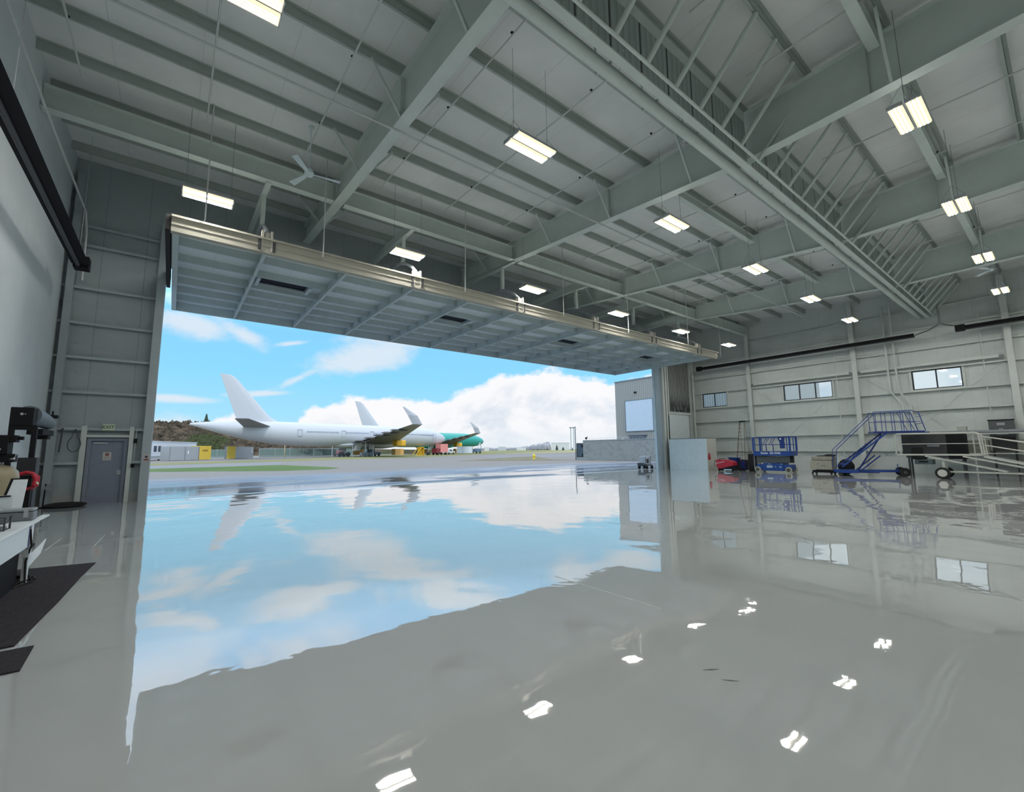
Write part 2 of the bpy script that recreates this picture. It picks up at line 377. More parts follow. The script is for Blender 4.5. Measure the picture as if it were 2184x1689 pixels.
# windows of the right wall
FRM = mat('black_window_frame', (.01, .012, .02), .4)
def glass_mat():
    m = bpy.data.materials.new('window_glass'); m.use_nodes = True; q = NT(m.node_tree); q.n.clear()
    g = q.n.new('ShaderNodeBsdfGlossy'); g.inputs['Roughness'].default_value = .02
    t = q.n.new('ShaderNodeBsdfTransparent'); t.inputs[0].default_value = (.86, .93, .95, 1)
    f = q.n.new('ShaderNodeFresnel'); f.inputs[0].default_value = 1.45
    mx = q.n.new('ShaderNodeMixShader'); q.l.new(f.outputs[0], mx.inputs[0]); q.l.new(t.outputs[0], mx.inputs[1]); q.l.new(g.outputs[0], mx.inputs[2])
    o = q.n.new('ShaderNodeOutputMaterial'); q.l.new(mx.outputs[0], o.inputs[0]); return m
GLASS = glass_mat()
for i, (y0, y1, n) in enumerate(WIN):
    t = thing('window_%d' % (i + 1), None, None, (X1, (y0 + y1) / 2, (WZ0 + WZ1) / 2)); struct(t)
    L = (y1 - y0) / 2; h = (WZ1 - WZ0) / 2; m = MB()
    for z in (-h, h - .06): m.box(-.03, .08, -L, L, z, z + .06)
    for j in range(n + 1):
        yy = -L + (2 * L - .06) * j / n; m.box(-.03, .08, yy, yy + .06, -h, h)
    m.build('window_frame', FRM, t)
    for j in range(n):
        a = -L + (2 * L) * j / n; MB().box(.02, .03, a + .03, a + 2 * L / n, -h + .05, h - .05).build('pane', GLASS, t)
    MB().box(-.10, 0, -L - .12, -L, -h - .1, h + .12).box(-.10, 0, L, L + .12, -h - .1, h + .12).box(-.13, 0, -L - .12, L + .12, -h - .10, -h).box(-.13, 0, -L - .12, L + .12, h, h + .08).build('window_casing', STEELW, t)
# corrugated dark wall piece and white liner panel right of the big door
def corr_mat():
    m = bpy.data.materials.new('dark_corrugated_sheet'); m.use_nodes = True; q = NT(m.node_tree); b = q.n['Principled BSDF']
    ob = q.n.new('ShaderNodeTexCoord').outputs['Object']; x, y, z = q.sep(ob)
    s = q.math('SINE', q.math('MULTIPLY', x, 26.0)); f = q.noise(q.scl(ob, (9, 1, 1.2)), 1.5, 5, .7)
    g = q.math('MULTIPLY', q.smooth(z, 6.4, 5.0), q.smooth(f, .42, .5))
    c = q.ramp(q.math('MULTIPLY_ADD', s, .5, .5), [(0, (.10, .115, .115)), (.6, (.26, .28, .275)), (1, (.36, .38, .37))])
    q.v(q.mix(g, c, (.012, .014, .014, 1)), b.inputs['Base Color']); b.inputs['Roughness'].default_value = .55
    bn = q.n.new('ShaderNodeBump'); bn.inputs['Distance'].default_value = .05; q.v(s, bn.inputs['Height']); q.l.new(bn.outputs[0], b.inputs['Normal'])
    return m
struct(MB().box(32.75, 36.1, YF - .1, YF, 4.75, 9.5).build('trim_6', corr_mat()))
struct(MB().box(32.7, 36.2, YF - .16, YF, 4.5, 4.72).build('trim_7', STEELW))
LINER = mat('white_liner_panel', (.62, .70, .71), .5)
struct(MB().box(32.75, 35.75, YF - .12, YF, 0, 4.48).build('trim_8', LINER))
struct(MB().box(32.62, 32.74, YF - .13, YF, 2.2, 4.5).build('trim_9', BLACK))

# ------------------------------------------------------------------ roof steel
i = 0; y = 19.73
while y > YB + .5:
    z = zp(y)
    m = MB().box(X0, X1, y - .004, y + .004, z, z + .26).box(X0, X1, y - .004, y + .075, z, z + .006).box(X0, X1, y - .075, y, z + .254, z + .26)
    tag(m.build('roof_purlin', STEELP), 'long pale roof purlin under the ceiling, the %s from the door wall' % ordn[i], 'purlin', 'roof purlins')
    i += 1; y -= 1.63
for i, x in enumerate(RX):
    t = thing('roof_rafter', 'deep tapered steel rafter crossing the roof, the %s from the left wall' % ordn[i], 'rafter', (x, 0, 0), 0, 'deep roof rafters')
    m = MB(); Ys = [20.8, 5.0, YB]
    for a, b in zip(Ys, Ys[1:]):
        m.hexa([(-.008, a, zr(a)), (.008, a, zr(a)), (.008, b, zr(b)), (-.008, b, zr(b)), (-.008, a, zp(a)), (.008, a, zp(a)), (.008, b, zp(b)), (-.008, b, zp(b))])
    m.build('web', STEEL, t)
    for nm, fz, th in (('bottom_flange', zr, -.022), ('top_flange', lambda q_: zp(q_) - .02, .018)):
        m = MB()
        for a, b in zip(Ys, Ys[1:]):
            m.hexa([(-.16, a, fz(a)), (.16, a, fz(a)), (.16, b, fz(b)), (-.16, b, fz(b)), (-.16, a, fz(a) + th), (.16, a, fz(a) + th), (.16, b, fz(b) + th), (-.16, b, fz(b) + th)])
        m.build(nm, STEEL, t)
    for yy in (10.0, 15.8, 2.2, -4.3):
        MB().box(-.14, .14, yy - .008, yy + .008, zr(yy), zp(yy) - .02).build('web_stiffener', STEEL, t)
    for yy in (18.1, 13.21, 9.95, 6.69, 1.8, -3.09):
        for s in (-1, 1):
            MB().bar((s * .13, yy, zr(yy) + .01), (s * .95, yy, zp(yy) + .03), .06, .06).build('flange_brace', STEEL, t)
# front struts between the frames, carrying the door hangers
bays = [(X0, RX[0]), (RX[0], RX[1]), (RX[1], RX[2]), (RX[2], RX[3]), (RX[3], X1)]
def ibeam_x(t, L, h, wd, tf=.02):
    MB().box(-L, L, -.008, .008, 0, h).build('web', STEEL, t)
    MB().box(-L, L, -wd / 2, wd / 2, -tf, 0).build('bottom_flange', STEEL, t)
    MB().box(-L, L, -wd / 2, wd / 2, h, h + tf).build('top_flange', STEEL, t)
for i, (a, b) in enumerate(bays):
    a += .2 if i else .02; b -= .2 if i < 4 else .45
    t = thing('door_support_beam', 'horizontal steel beam above the door track, in the %s roof bay from the left wall' % ordn[i], 'beam', ((a + b) / 2, 15.85, 10.74), 0, 'beams above the door track')
    ibeam_x(t, (b - a) / 2, .62, .30)
for i, (a, b) in enumerate(bays):
    for yy in ((8.35,) if i in (2, 3) else ()) + ((2.02,) if i in (1, 2, 3) else ()):
        zz = zp(yy) - .36
        t = thing('portal_strut', 'wide pale strut between rafters, %s bay from the left, %s' % (ordn[i], 'door side of girder' if yy > 5 else 'near side of girder'), 'strut', ((a + b) / 2, yy, zz), 0, 'wide struts between rafters')
        ibeam_x(t, (b - a) / 2 - .2, .3, .22)
# long girder with corrugated web, braces and lower pipe chord
t = thing('roof_girder', 'long girder with slotted web panels running along the middle of the roof', 'girder', (0, 5.0, 9.6))
seg = [(X0, RX[0] - .17), (RX[0] + .17, RX[1] - .17), (RX[1] + .17, RX[2] - .17), (RX[2] + .17, RX[3] - .17), (RX[3] + .17, X1 - .4)]
def web_mat():
    m = bpy.data.materials.new('ribbed_girder_web'); m.use_nodes = True; q = NT(m.node_tree); b = q.n['Principled BSDF']
    ob = q.n.new('ShaderNodeTexCoord').outputs['Object']; x, y_, z = q.sep(ob)
    s = q.math('ABSOLUTE', q.math('SUBTRACT', q.math('FRACT', q.math('MULTIPLY', x, 4.9)), .5))
    q.v(q.ramp(s, [(.0, (.36, .42, .40)), (.35, (.36, .42, .40)), (.42, (.28, .33, .31)), (.5, (.28, .33, .31))]), b.inputs['Base Color'])
    bn = q.n.new('ShaderNodeBump'); bn.inputs['Distance'].default_value = .04; q.v(s, bn.inputs['Height']); q.l.new(bn.outputs[0], b.inputs['Normal'])
    return m
WEBM = web_mat()
for a, b in seg:
    m = MB(); x = a
    while x < b - .02:
        x2 = min(x + .96, b); m.box(x, x2, -.01, .01, .02, 1.40)
        if x2 < b: MB().box(x2, x2 + .065, -.004, .006, .10, 1.38).build('web_slot', DGREY, t)
        x = x2 + .065
    m.build('web_panel', WEBM, t)
    MB().box(a, b, -.02, .02, 1.38, 1.69).build('top_band', STEEL, t)
MB().box(X0, X1 - .02, -.09, .09, -.02, .02).build('bottom_flange', STEEL, t)
MB().tube([(X0, -.30, .02), (X1 - .02, -.30, .02)], .038, 8).build('lower_chord', STEEL, t)
x = X0 + .3
while x < X1 - .6:
    if min(abs(x - r_) for r_ in RX) > .12:
        MB().tube([(x, -.30, .04), (x + .28, -1.56, 1.66)], .058, 8).build('brace', STEEL, t)
    x += 1.03
tag(MB().tube([(X0, 5.40, 9.73), (X1 - .05, 5.40, 9.73)], .135, 14).build('roof_drain_pipe', STEEL, None, True), 'thick round pipe hung beside the long slotted roof girder', 'pipe')
for i, x in enumerate((-1.5, 1.9, 6.9, 8.6, 10.4, 15.0, 17.2, 23, 26, 32)):
    tag(MB().box(x - .02, x + .02, 4.98, 5.75, 9.885, 9.92).box(x - .02, x + .02, 5.38, 5.42, 9.85, 9.9).box(x - .02, x + .02, 5.72, 5.75, 9.9, zp(5.7)).build('pipe_hanger', STEEL),
        'small bracket holding the thick roof pipe, %s from the left' % ORD[i], 'bracket', 'brackets of the thick roof pipe')
# sprinkler branch lines and cross mains
SPR = mat('sprinkler_pipe', (.60, .63, .61), .4)
for i in range(14):
    x = -2.5 + 2.72 * i
    if min(abs(x - r_) for r_ in RX) < .2: x += .35
    for a, b, side in ((5.75, 15.2, 'door side'), (YB + .5, 4.3, 'near side')):
        t = thing('sprinkler_pipe', 'thin sprinkler pipe, %s from the left wall, %s of the girder' % (ordn[i], side), 'pipe', (x, 0, 0), 0, 'sprinkler branch pipes')
        MB().tube([(0, a, zp(a) - .11), (0, b, zp(b) - .11)], .024, 6).build('pipe', SPR, t)
        yy = a + 1.4
        while yy < b:
            MB().box(-.012, .012, yy - .012, yy + .012, zp(yy) - .10, zp(yy) - .03).box(-.03, .03, yy - .03, yy + .03, zp(yy) - .035, zp(yy) - .025).build('sprinkler_head', BLACK, t)
            yy += 3.0
tag(MB().tube([(X0, 10.45, 10.27), (X1 - 3, 10.45, 10.27)], .03, 8).build('sprinkler_main', SPR), 'thin cross main pipe running under the rafters between girder and door', 'pipe')
# vertical drop pipes with hooks near the door
for i, x in enumerate((.35, 3.7, 9.4, 15.2, 20.4, 25.8, 31.0)):
    t = thing('drop_pipe', 'thin white vertical drop pipe hanging by the door beam, the %s from the left' % ordn[i], 'pipe', (x, 14.72 if i in (0, 5) else 15.25, 8.2), 0, 'thin vertical drop pipes by the door')
    MB().tube([(0, 0, .1), (0, 0, 3.76)], .022, 6).build('pipe', SPR, t)
    MB().tube([(0, 0, .1), (-.03, -.02, .02), (-.12, -.04, -.03)], .01, 5).build('hook', MGREY, t)
# tall drop pipe by the left wall running to the front wall and down
tag(MB().tube([(-3.02, 4, 10.2), (-3.02, 15, 10.25), (-2.85, 20.3, 10.0), (-2.80, 20.45, 9.3), (-2.78, 20.45, 7.6)], .03, 8).build('conduit', SPR), 'thin pipe along the left wall that bends down the front wall', 'pipe')

# ------------------------------------------------------------------ tilting hangar door, open like a canopy
DA, DB = -.38, 30.8; DY0, DY1, DZB = 15.55, 24.6, 8.13
t = thing('hangar_door', 'huge white one-piece hangar door swung up open like a canopy', 'door', (DA, DY0, DZB))
W = DB - DA; D = DY1 - DY0
DSK = panel_mat('door_inner_skin', (.76, .83, .84), 'x', 1.2, dark=.85, quilt=.15)
sk = MB(); slots = [(2.70, 4.42), (10.5, 12.2), (18.7, 20.5), (26.9, 28.6)]
sy0, sy1 = 3.05, 3.95
sk.box(0, W, .05, sy0, .38, .46); sk.box(0, W, sy1, D, .38, .46); xx = 0
for a, b in slots: sk.box(xx, a, sy0, sy1, .38, .46); xx = b
sk.box(xx, W, sy0, sy1, .38, .46); sk.build('skin', DSK, t)
BEAM = mat('door_beam_cream', (.42, .41, .34), .7)
MB().box(-.03, W + .03, -.12, .08, -.08, .34).build('inner_beam', BEAM, t)
MB().box(-.03, W + .1, -.20, .02, .34, .40).box(-.03, W + .03, -.15, -.12, .12, .15).build('beam_lip', BEAM, t)
MB().box(0, W, D - .04, D, -.02, .46).build('outer_edge', DOORST, t)
MB().box(0, .16, .08, D - .04, 0, .38).build('end_frame', DOORST, t); MB().box(W - .16, W, .08, D - .04, 0, .38).build('end_frame', DOORST, t)
MB().box(-.16, -.04, -.1, D * .62, -.05, .42).build('edge_seal', BLACKR, t)
kx = 0; x = 2.03 - DA
while x < W - 1:
    MB().box(x - .006, x + .006, .08, D - .04, 0, .38).box(x - .05, x + .05, .08, D - .04, -.012, 0).build('rib', DOORST, t)
    x += 2.635
for i, yy in enumerate((1.35, 2.80, 4.2, 5.3, 6.5, 7.7)):
    MB().box(.16, W - .16, yy - .005, yy + .005, .12, .38).box(.16, W - .16, yy - .005, yy + .06, .12, .128).build('door_girt', DOORST, t)
for a, b in slots:
    m = MB().box(a - .12, b + .12, sy0 - .05, sy0, .22, .40).box(a - .12, b + .12, sy1, sy1 + .05, .22, .40).box(a - .12, a, sy0, sy1, .15, .40).box(b, b + .12, sy0, sy1, .15, .40)
    f = m.build('window_frame', DOORST, t)
    MB().box(a, b, sy0, sy1, .30, .31).build('window_pane', mat('dark_window', (.008, .01, .02), .6, spec=.15), f)
for j in range(11):
    xa = 2.03 - DA + 2.635 * (j - 1); xb = xa + 2.635
    if xa < 0: continue
    a_, b_ = ((xa, 4.3, .2), (xb, 8.6, .2)) if j % 2 else ((xa, 8.6, .2), (xb, 4.3, .2))
    MB().tube([a_, b_], .014, 5).build('diagonal_rod', DOORST, t)
# door hanger arms and curved tracks
for i in range(6):
    x = 2.03 + 5.27 * i
    t = thing('door_hanger', 'steel hanger with a curved track holding the raised door, the %s from the left' % ordn[i], 'hanger', (x, 15.85, 0), 0, 'door hangers with curved tracks')
    zb = 10.70
    MB().hexa([(-.09, 0, zb - .02), (.09, 0, zb - .02), (.09, 4.95, zb + .15), (-.09, 4.95, zb + .15), (-.09, 0, zb), (.09, 0, zb), (.09, 4.95, zb + .17), (-.09, 4.95, zb + .17)]).box(-.006, .006, 0, 4.95, zb, zb + .5).build('top_beam', STEEL, t)
    MB().box(-.07, .07, .95, 1.10, 9.62, zb + .02).build('drop_post', STEEL, t)
    MB().tube([(0, 4.9, 9.55), (0, 3.4, 9.72), (0, 2.2, 9.78), (0, 1.3, 9.66), (0, .6, 9.42), (0, .05, 9.08), (0, -.28, 8.78)], .065, 8).build('curved_track', MGREY, t, True)
    MB().box(-.16, -.10, -.44, -.24, 8.10, 8.80).box(.10, .16, -.44, -.24, 8.10, 8.80).box(-.09, .09, -.38, -.30, 8.12, 8.42).box(-.06, .06, -.40, -.30, 8.55, 8.75).build('roller_bracket', mat('worn_bracket', (.50, .48, .42), .5), t)
    MB().box(-.25, -.17, -.46, -.33, 8.12, 8.45).box(.17, .25, -.46, -.33, 8.12, 8.45).build('hinge_block', DGREY, t)

# ------------------------------------------------------------------ ceiling lamps
LENS = emit('glowing_lamp_reflector', (1, .90, .62), 1.12)
UPL = emit('lamp_uplight', (1, .97, .92), 4)
TUBE = emit('lamp_tube', (1, .975, .92), LAMP)
def make_lamp(hw):
    t = thing('ceiling_lamp', 'x', 'lamp', (0, 0, 9.2), 0, 'twin-panel hanging ceiling lamps')
    for s in (-1, 1):
        h = MB().box(-.63, .63, s * .155 - .135, s * .155 + .135, .02, .07).box(-.63, -.61, s * .155 - .135, s * .155 + .135, -.02, .03).box(.61, .63, s * .155 - .135, s * .155 + .135, -.02, .03).build('housing', GALV, t)
        MB().hexa([(-.61, s * .155 - .11, -.025), (.61, s * .155 - .11, -.025), (.61, s * .155 + .11, -.025), (-.61, s * .155 + .11, -.025),
                   (-.61, s * .155 - .13, .02), (.61, s * .155 - .13, .02), (.61, s * .155 + .13, .02), (-.61, s * .155 + .13, .02)]).build('lens', LENS, h)
        for k_ in (-.066, 0, .066): MB().box(-.59, .59, s * .155 + k_ - .013, s * .155 + k_ + .013, -.034, -.026).build('tube', TUBE, h)
        MB().box(-.5, .5, s * .155 - .04, s * .155 + .04, .072, .078).build('uplight_slot', UPL, h)
    for s in (-1, 1):
        MB().tube([(s * .55, -.02, .07), (s * .55, 0, hw)], .006, 4).tube([(s * .55, .28, .07), (s * .55, 0, .5)], .004, 4).tube([(s * .55, -.28, .07), (s * .55, 0, .5)], .004, 4).build('hanging_wire', MGREY, t)
    return t
for y, row in ((15.15, 'row nearest the door'), (7.7, 'middle row'), (1.63, 'row just past the girder'), (-4.5, 'row behind the viewer'), (-11, 'row furthest from the door')):
    lamp = make_lamp(zdeck(y) - 9.2); first = True
    for i in range(0 if y > 0 else 2, 6):
        x = .40 + 6.25 * i + (.08 * i if y > 12 else 0)
        o = lamp if first else copy_tree(lamp); first = False
        o.location = (x, y, 9.2)
        o['label'] = 'lit twin-panel ceiling lamp, %s from left, %s' % (ordn[i], row)

# ------------------------------------------------------------------ ceiling fans
def fan(label, loc, a0, rod):
    t = thing('ceiling_fan', label, 'fan', loc, a0, 'white ceiling fans')
    FW = mat('fan_white', (.62, .72, .74), .4)
    MB().lathe([(.03, .16), (.09, .14), (.13, .06), (.14, 0), (.10, -.06), (.04, -.08)], 16).build('motor', FW, t, True)
    MB().tube([(0, 0, .1), (0, 0, rod)], .016, 6).build('down_rod', FW, t)
    MB().lathe([(.02, rod - .12), (.09, rod - .02), (.09, rod)], 12).build('canopy', FW, t, True)
    for j in range(3):
        a = 2 * PI * j / 3; b = bpy.data.objects.new
        m = MB().hexa([(.10, -.05, -.02), (.88, -.10, -.035), (.88, .08, .0), (.10, .05, .01), (.10, -.05, -.005), (.88, -.10, -.02), (.88, .08, .015), (.10, .05, .025)])
        o = m.build('blade', FW, t); o.rotation_euler = (0, 0, a)
fan('white three-blade ceiling fan hanging left of the first rafter', (2.78, 13.5, 10.05), math.radians(-8), 1.55)
fan('white three-blade ceiling fan above the far right lamps', (30.4, 1.75, 10.0), math.radians(40), 1.25)

# ------------------------------------------------------------------ radiant tube heaters
def heater(label, x, y0, y1, z, s):
    t = thing('tube_heater', label, 'heater', (x, (y0 + y1) / 2, z), 0, 'black tube heaters')
    L = (y1 - y0) / 2
    MB().hexa([(-.2, -L, -.08), (.2, -L, -.08), (.2, L, -.08), (-.2, L, -.08), (-.09, -L, .13), (.09, -L, .13), (.09, L, .13), (-.09, L, .13)]).build('reflector', BLACK, t)
    MB().tube([(s * .06, -L - .05, -.10), (s * .06, L + .05, -.10)], .05, 10).build('tube', DGREY, t)
    MB().box(-.17, .17, L - .02, L + .38, -.16, .2).build('burner_box', BLACK, t)
    for yy in (-L + .4, 0, L - .4): MB().tube([(0, yy, .1), (0, yy, zp(y0) - z)], .006, 4).build('chain', GALV, t)
    return t
heater('long black tube heater high beside the smooth left wall', -2.5, 3.0, 17.9, 7.42, -1)
t = heater('long black tube heater along the right wall, left of the bright vertical flue', 35.8, 5.6, 19.4, 8.42, -1)
heater('long black tube heater along the right wall, right of the bright vertical flue', 35.8, -12, 3.4, 8.42, -1)
t = thing('heater_flue', 'bright vertical flue pipe between the two right wall heaters', 'pipe', (35.8, 4.4, 8.75))
MB().tube([(0, 0, .2), (0, 0, 1.2)], .06, 10).build('flue', CHROME, t)
MB().tube([(0, 0, .15), (-.05, .5, -.15), (0, 1.15, -.32)], .03, 6).tube([(0, 0, .15), (-.05, -.5, -.1), (0, -.95, -.26)], .03, 6).build('gas_hose', DGREY, t)
MB().box(-.1, .1, -.08, .08, .1, .2).build('tee_fitting', MGREY, t)
# pipes down the right wall
for j, (y, lab) in enumerate(((7.15, 'left pipe of the vertical pair on the right wall'), (6.75, 'right pipe of the vertical pair on the right wall'))):
    tag(MB().tube([(X1 - .46, y, 10.8), (X1 - .46, y, 5.2), (X1 - .46, y - .5, 4.3), (X1 - .46, y - .55, 3.0)], .055, 8).build('wall_pipe', STEELW, None, True), lab, 'pipe', 'vertical pipe pair on the right wall')
for y, lab in ((10.0, 'thin vertical conduit right of the three-pane window'), (2.9, 'thin vertical conduit right of the far right window')):
    tag(MB().tube([(X1 - .25, y, .2), (X1 - .25, y, 9.6)], .025, 6).build('wall_conduit', STEELW), lab, 'pipe')

# ================================================================== left side: door, signs, hoses
t = thing('door_1', None, None, (-1.73, YF, 0)); struct(t)
DOORM = mat('grey_blue_door', (.21, .235, .30), .5, var=.08)
MB().box(-.43, .43, -.03, .03, .0, 2.12).build('door_leaf', DOORM, t)
MB().box(-.53, -.43, -.12, .12, 0, 2.2).box(.43, .53, -.12, .12, 0, 2.2).box(-.53, .53, -.12, .12, 2.12, 2.22).build('door_frame', DOORM, t)
MB().box(-.38, -.02, -.09, -.03, 2.02, 2.07).build('door_closer', GALV, t)
MB().box(.30, .40, -.06, -.03, .95, 1.1).tube([(.36, -.06, 1.03), (.36, -.10, 1.03), (.25, -.10, 1.03)], .012, 6).build('door_handle', GALV, t)
sg = MB().box(-.11, .11, -.045, -.03, 1.45, 1.73).build('door_sign', mat('cream_sign', (.55, .52, .50), .5), t)
MB().lathe([(.055, -.05), (.055, -.046)], 20, (0, 0, 1.65), 'y').build('sign_mark', mat('dark_red_mark', (.25, .08, .08), .5), sg)
text('sign_text', 'NOTICE', .045, DGREY, sg, (0, -.047, 1.55), (PI / 2, 0, 0)); text('sign_text', 'KEEP CLOSED', .025, DGREY, sg, (0, -.047, 1.50), (PI / 2, 0, 0)); text('sign_text', '', .02, DGREY, sg, (0, -.047, 1.48), (PI / 2, 0, 0)) if False else None
struct(MB().box(-2.42, -2.28, YF - .22, YF, 0, 2.62).box(-1.18, -1.06, YF - .22, YF, 0, 2.62).box(-2.42, -1.06, YF - .22, YF, 2.24, 2.32).build('trim_10', STEELW))
struct(MB().box(X0, -2.3, YF - .06, YF, 0, .32).box(-1.16, -.8, YF - .06, YF, 0, .32).build('trim_11', mat('grey_curb', (.36, .38, .37), .7)))
t = thing('exit_sign', 'cream EXIT sign with green letters above the grey-blue door', 'sign', (-1.745, YF - .24, 2.59))
MB().box(-.16, .16, -.02, .03, -.11, .11).build('sign_box', mat('cream_plastic', (.60, .66, .50), .5), t, bevel=.01)
text('sign_text', 'EXIT', .15, mat('exit_green', (.03, .16, .07), .5), t, (0, -.024, 0), (PI / 2, 0, 0), .003, .003)
t = thing('wall_sign', 'small square warning notice on the left door jamb', 'sign', (-.66, YF - .34, 1.52))
MB().box(-.10, .10, 0, .01, -.13, .13).build('sign_plate', mat('cream_sign', (.55, .52, .50), .5), t)
MB().lathe([(.045, -.003), (.045, 0)], 18, (0, 0, .03), 'y').build('sign_mark', DGREY, t)
MB().box(-.07, .07, -.003, 0, -.10, -.04).build('sign_band', mat('dark_red_mark', (.25, .08, .08), .5), t)
tag(MB().tube([(-2.87, YF - .24, 2.48), (-2.88, YF - .26, 2.1), (-2.90, YF - .24, 1.74)], .022, 6).tube([(-2.87, YF - .26, 2.5), (-2.87, YF - .18, 2.52)], .03, 6).build('hanging_strap', DGREY), 'short dark strap hanging from the girt left of the rope loop', 'strap')
pts = []
for a in range(25):
    th = PI / 2 + 2 * PI * a / 24; r_ = 1
    pts.append((-2.56 + .155 * math.cos(th), YF - .25, 2.0 + (.42 if math.sin(th) > .9 else .25) * math.sin(th)))
tag(MB().tube(pts, .014, 6, False).tube([(-2.56, YF - .25, 2.4), (-2.56, YF - .16, 2.54)], .03, 6).build('cable_loop', DGREY), 'teardrop-shaped cable loop hanging from the girt left of the door', 'cable')
t = thing('switch_box', 'small black switch box high on the wall right of the grey-blue door', 'switch', (-1.0, YF - .24, 2.12), 0, 'switch boxes by the door')
MB().box(-.05, .05, -.04, .04, -.08, .08).build('body', BLACK, t); MB().tube([(0, 0, .08), (0, .02, .45)], .012, 6).tube([(0, 0, -.08), (0, .02, -.8)], .012, 6).build('conduit', GALV, t)
t = thing('switch_box', 'small black switch box low on the wall right of the grey-blue door', 'switch', (-1.02, YF - .24, 1.25), 0, 'switch boxes by the door')
MB().box(-.05, .05, -.04, .04, -.07, .07).build('body', BLACK, t)
m = MB(); m.sphere((-2.55, YF - .75, .06), .45, .20, 3, .05, 1.15)
for vv in m.b.verts: vv.co.z = max(vv.co.z, .004)
tag(m.build('black_tarp', BLACKR, None, True), 'long low black heap lying along the left front wall', 'tarp')
t = thing('floor_stand', 'thin black stand with a round coil beside the left corner', 'stand', (-3.05, YF - .75, 0))
MB().tube([(0, 0, .02), (.02, 0, .75)], .02, 6).lathe([(.12, 0), (.12, .02)], 14).build('pole', BLACK, t)
MB().lathe([(.10, -.03), (.10, .03)], 14, (.1, 0, .62), 'y').build('coil', MGREY, t)

# ---- blower on a stand (black box front, grey drum)
t = thing('barrel_fan', 'black box-fronted grey drum fan standing high on a black frame by the left wall', 'fan', (-2.50, 13.5, 0))
MB().box(-.17, .17, 0, .34, 2.29, 2.67).build('front_box', BLACK, t, bevel=.015)
MB().lathe([(.026, -.005), (.026, 0)], 16, (.0, -.005, 2.53), 'y').lathe([(.012, -.005), (.012, 0)], 10, (.05, -.005, 2.53), 'y').build('badge', GALV, t)
MB().loft([[(.04 + .20 * s_ * math.cos(a), y_, 2.53 - (1 - s_) * .3 + .20 * s_ * math.sin(a)) for a in [2 * PI * j / 16 for j in range(16)]] for y_, s_ in ((.34, 1), (.6, 1.0), (1.3, .92), (2.0, .80), (2.3, .7))]).build('drum', mat('grey_drum', (.13, .155, .18), .5), t, True)
MB().box(-.12, .14, 1.2, 2.4, 2.14, 2.27).box(-.1, .12, 1.9, 2.2, 2.05, 2.15).box(.02, .2, 2.2, 2.4, 2.58, 2.66).tube([(.1, 2.3, 2.6), (.1, 2.3, 2.76)], .02, 6).build('motor_mount', BLACK, t)
MB().box(-.17, -.09, .02, .12, 0, 2.31).box(.16, .24, .02, .12, 0, 2.29).box(-.17, .24, .02, .12, 2.2, 2.30).box(-.25, .30, -.05, .4, 0, .05).build('frame', BLACK, t)
MB().box(.03, .30, -.08, .16, 0.05, 1.62).build('lower_cabinet', mat('black_cabinet', (.015, .015, .02), .6), t)
# ---- air compressor with tan tank
t = thing('air_compressor', 'black compressor pump on a tan upright tank at the left edge', 'compressor', (-2.30, 11.3, 0))
TAN = mat('tan_tank', (.30, .26, .17), .35)
MB().lathe([(.16, .15), (.24, .20), (.27, .30), (.27, 1.30), (.25, 1.40), (.18, 1.48), (.06, 1.52)], 28).build('tank', TAN, t, True)
for a in range(3): MB().bar((.21 * math.cos(2.1 * a), .21 * math.sin(2.1 * a), 0), (.19 * math.cos(2.1 * a), .19 * math.sin(2.1 * a), .3), .05, .05).build('leg', BLACK, t)
MB().box(-.30, .12, -.16, .16, 1.70, 2.02).box(-.28, .20, -.12, .12, 1.90, 2.02).box(.02, .2, -.1, .1, 1.56, 1.70).build('pump', BLACK, t, bevel=.01)
MB().box(.20, .27, -.06, .02, 1.94, 2.0).build('motor', BLACK, t)
MB().lathe([(.03, -.03), (.03, 0)], 14, (-.02, -.165, 1.86), 'y').lathe([(.022, -.03), (.022, 0)], 14, (.03, -.165, 1.78), 'y').lathe([(.018, -.03), (.018, 0)], 14, (-.06, -.165, 1.92), 'y').build('gauge', CHROME, t)
MB().tube([(.05, 0, 1.50), (.05, -.05, 1.60), (.2, -.1, 1.62), (.22, -.1, 1.70)], .02, 6).tube([(-.12, 0, 1.5), (-.12, 0, 1.72)], .02, 6).build('pipe', GALV, t)
# ---- red hose on a stand
t = thing('hose_reel', 'bright red hose reel beside the tan tank', 'reel', (-2.03, 11.9, 0))
MB().tube([(-.11, -.02, 1.33), (-.02, -.03, 1.36), (.06, -.03, 1.34), (.10, -.03, 1.24), (.09, -.03, 1.12), (.02, -.03, 1.06), (-.06, -.03, 1.08)], .032, 8).tube([(.04, .03, 1.34), (.12, .03, 1.26), (.11, .03, 1.12), (.04, .03, 1.07)], .035, 8).build('hose', RED, t, True)
MB().box(-.11, .05, -.02, .08, .05, 1.30).box(-.16, .16, -.15, .2, 0, .05).build('bracket', BLACK, t)
MB().tube([(.12, -.04, 1.18), (.15, -.06, 1.14)], .014, 6).build('nozzle', mat('cream_plastic', (.60, .66, .50), .5), t)

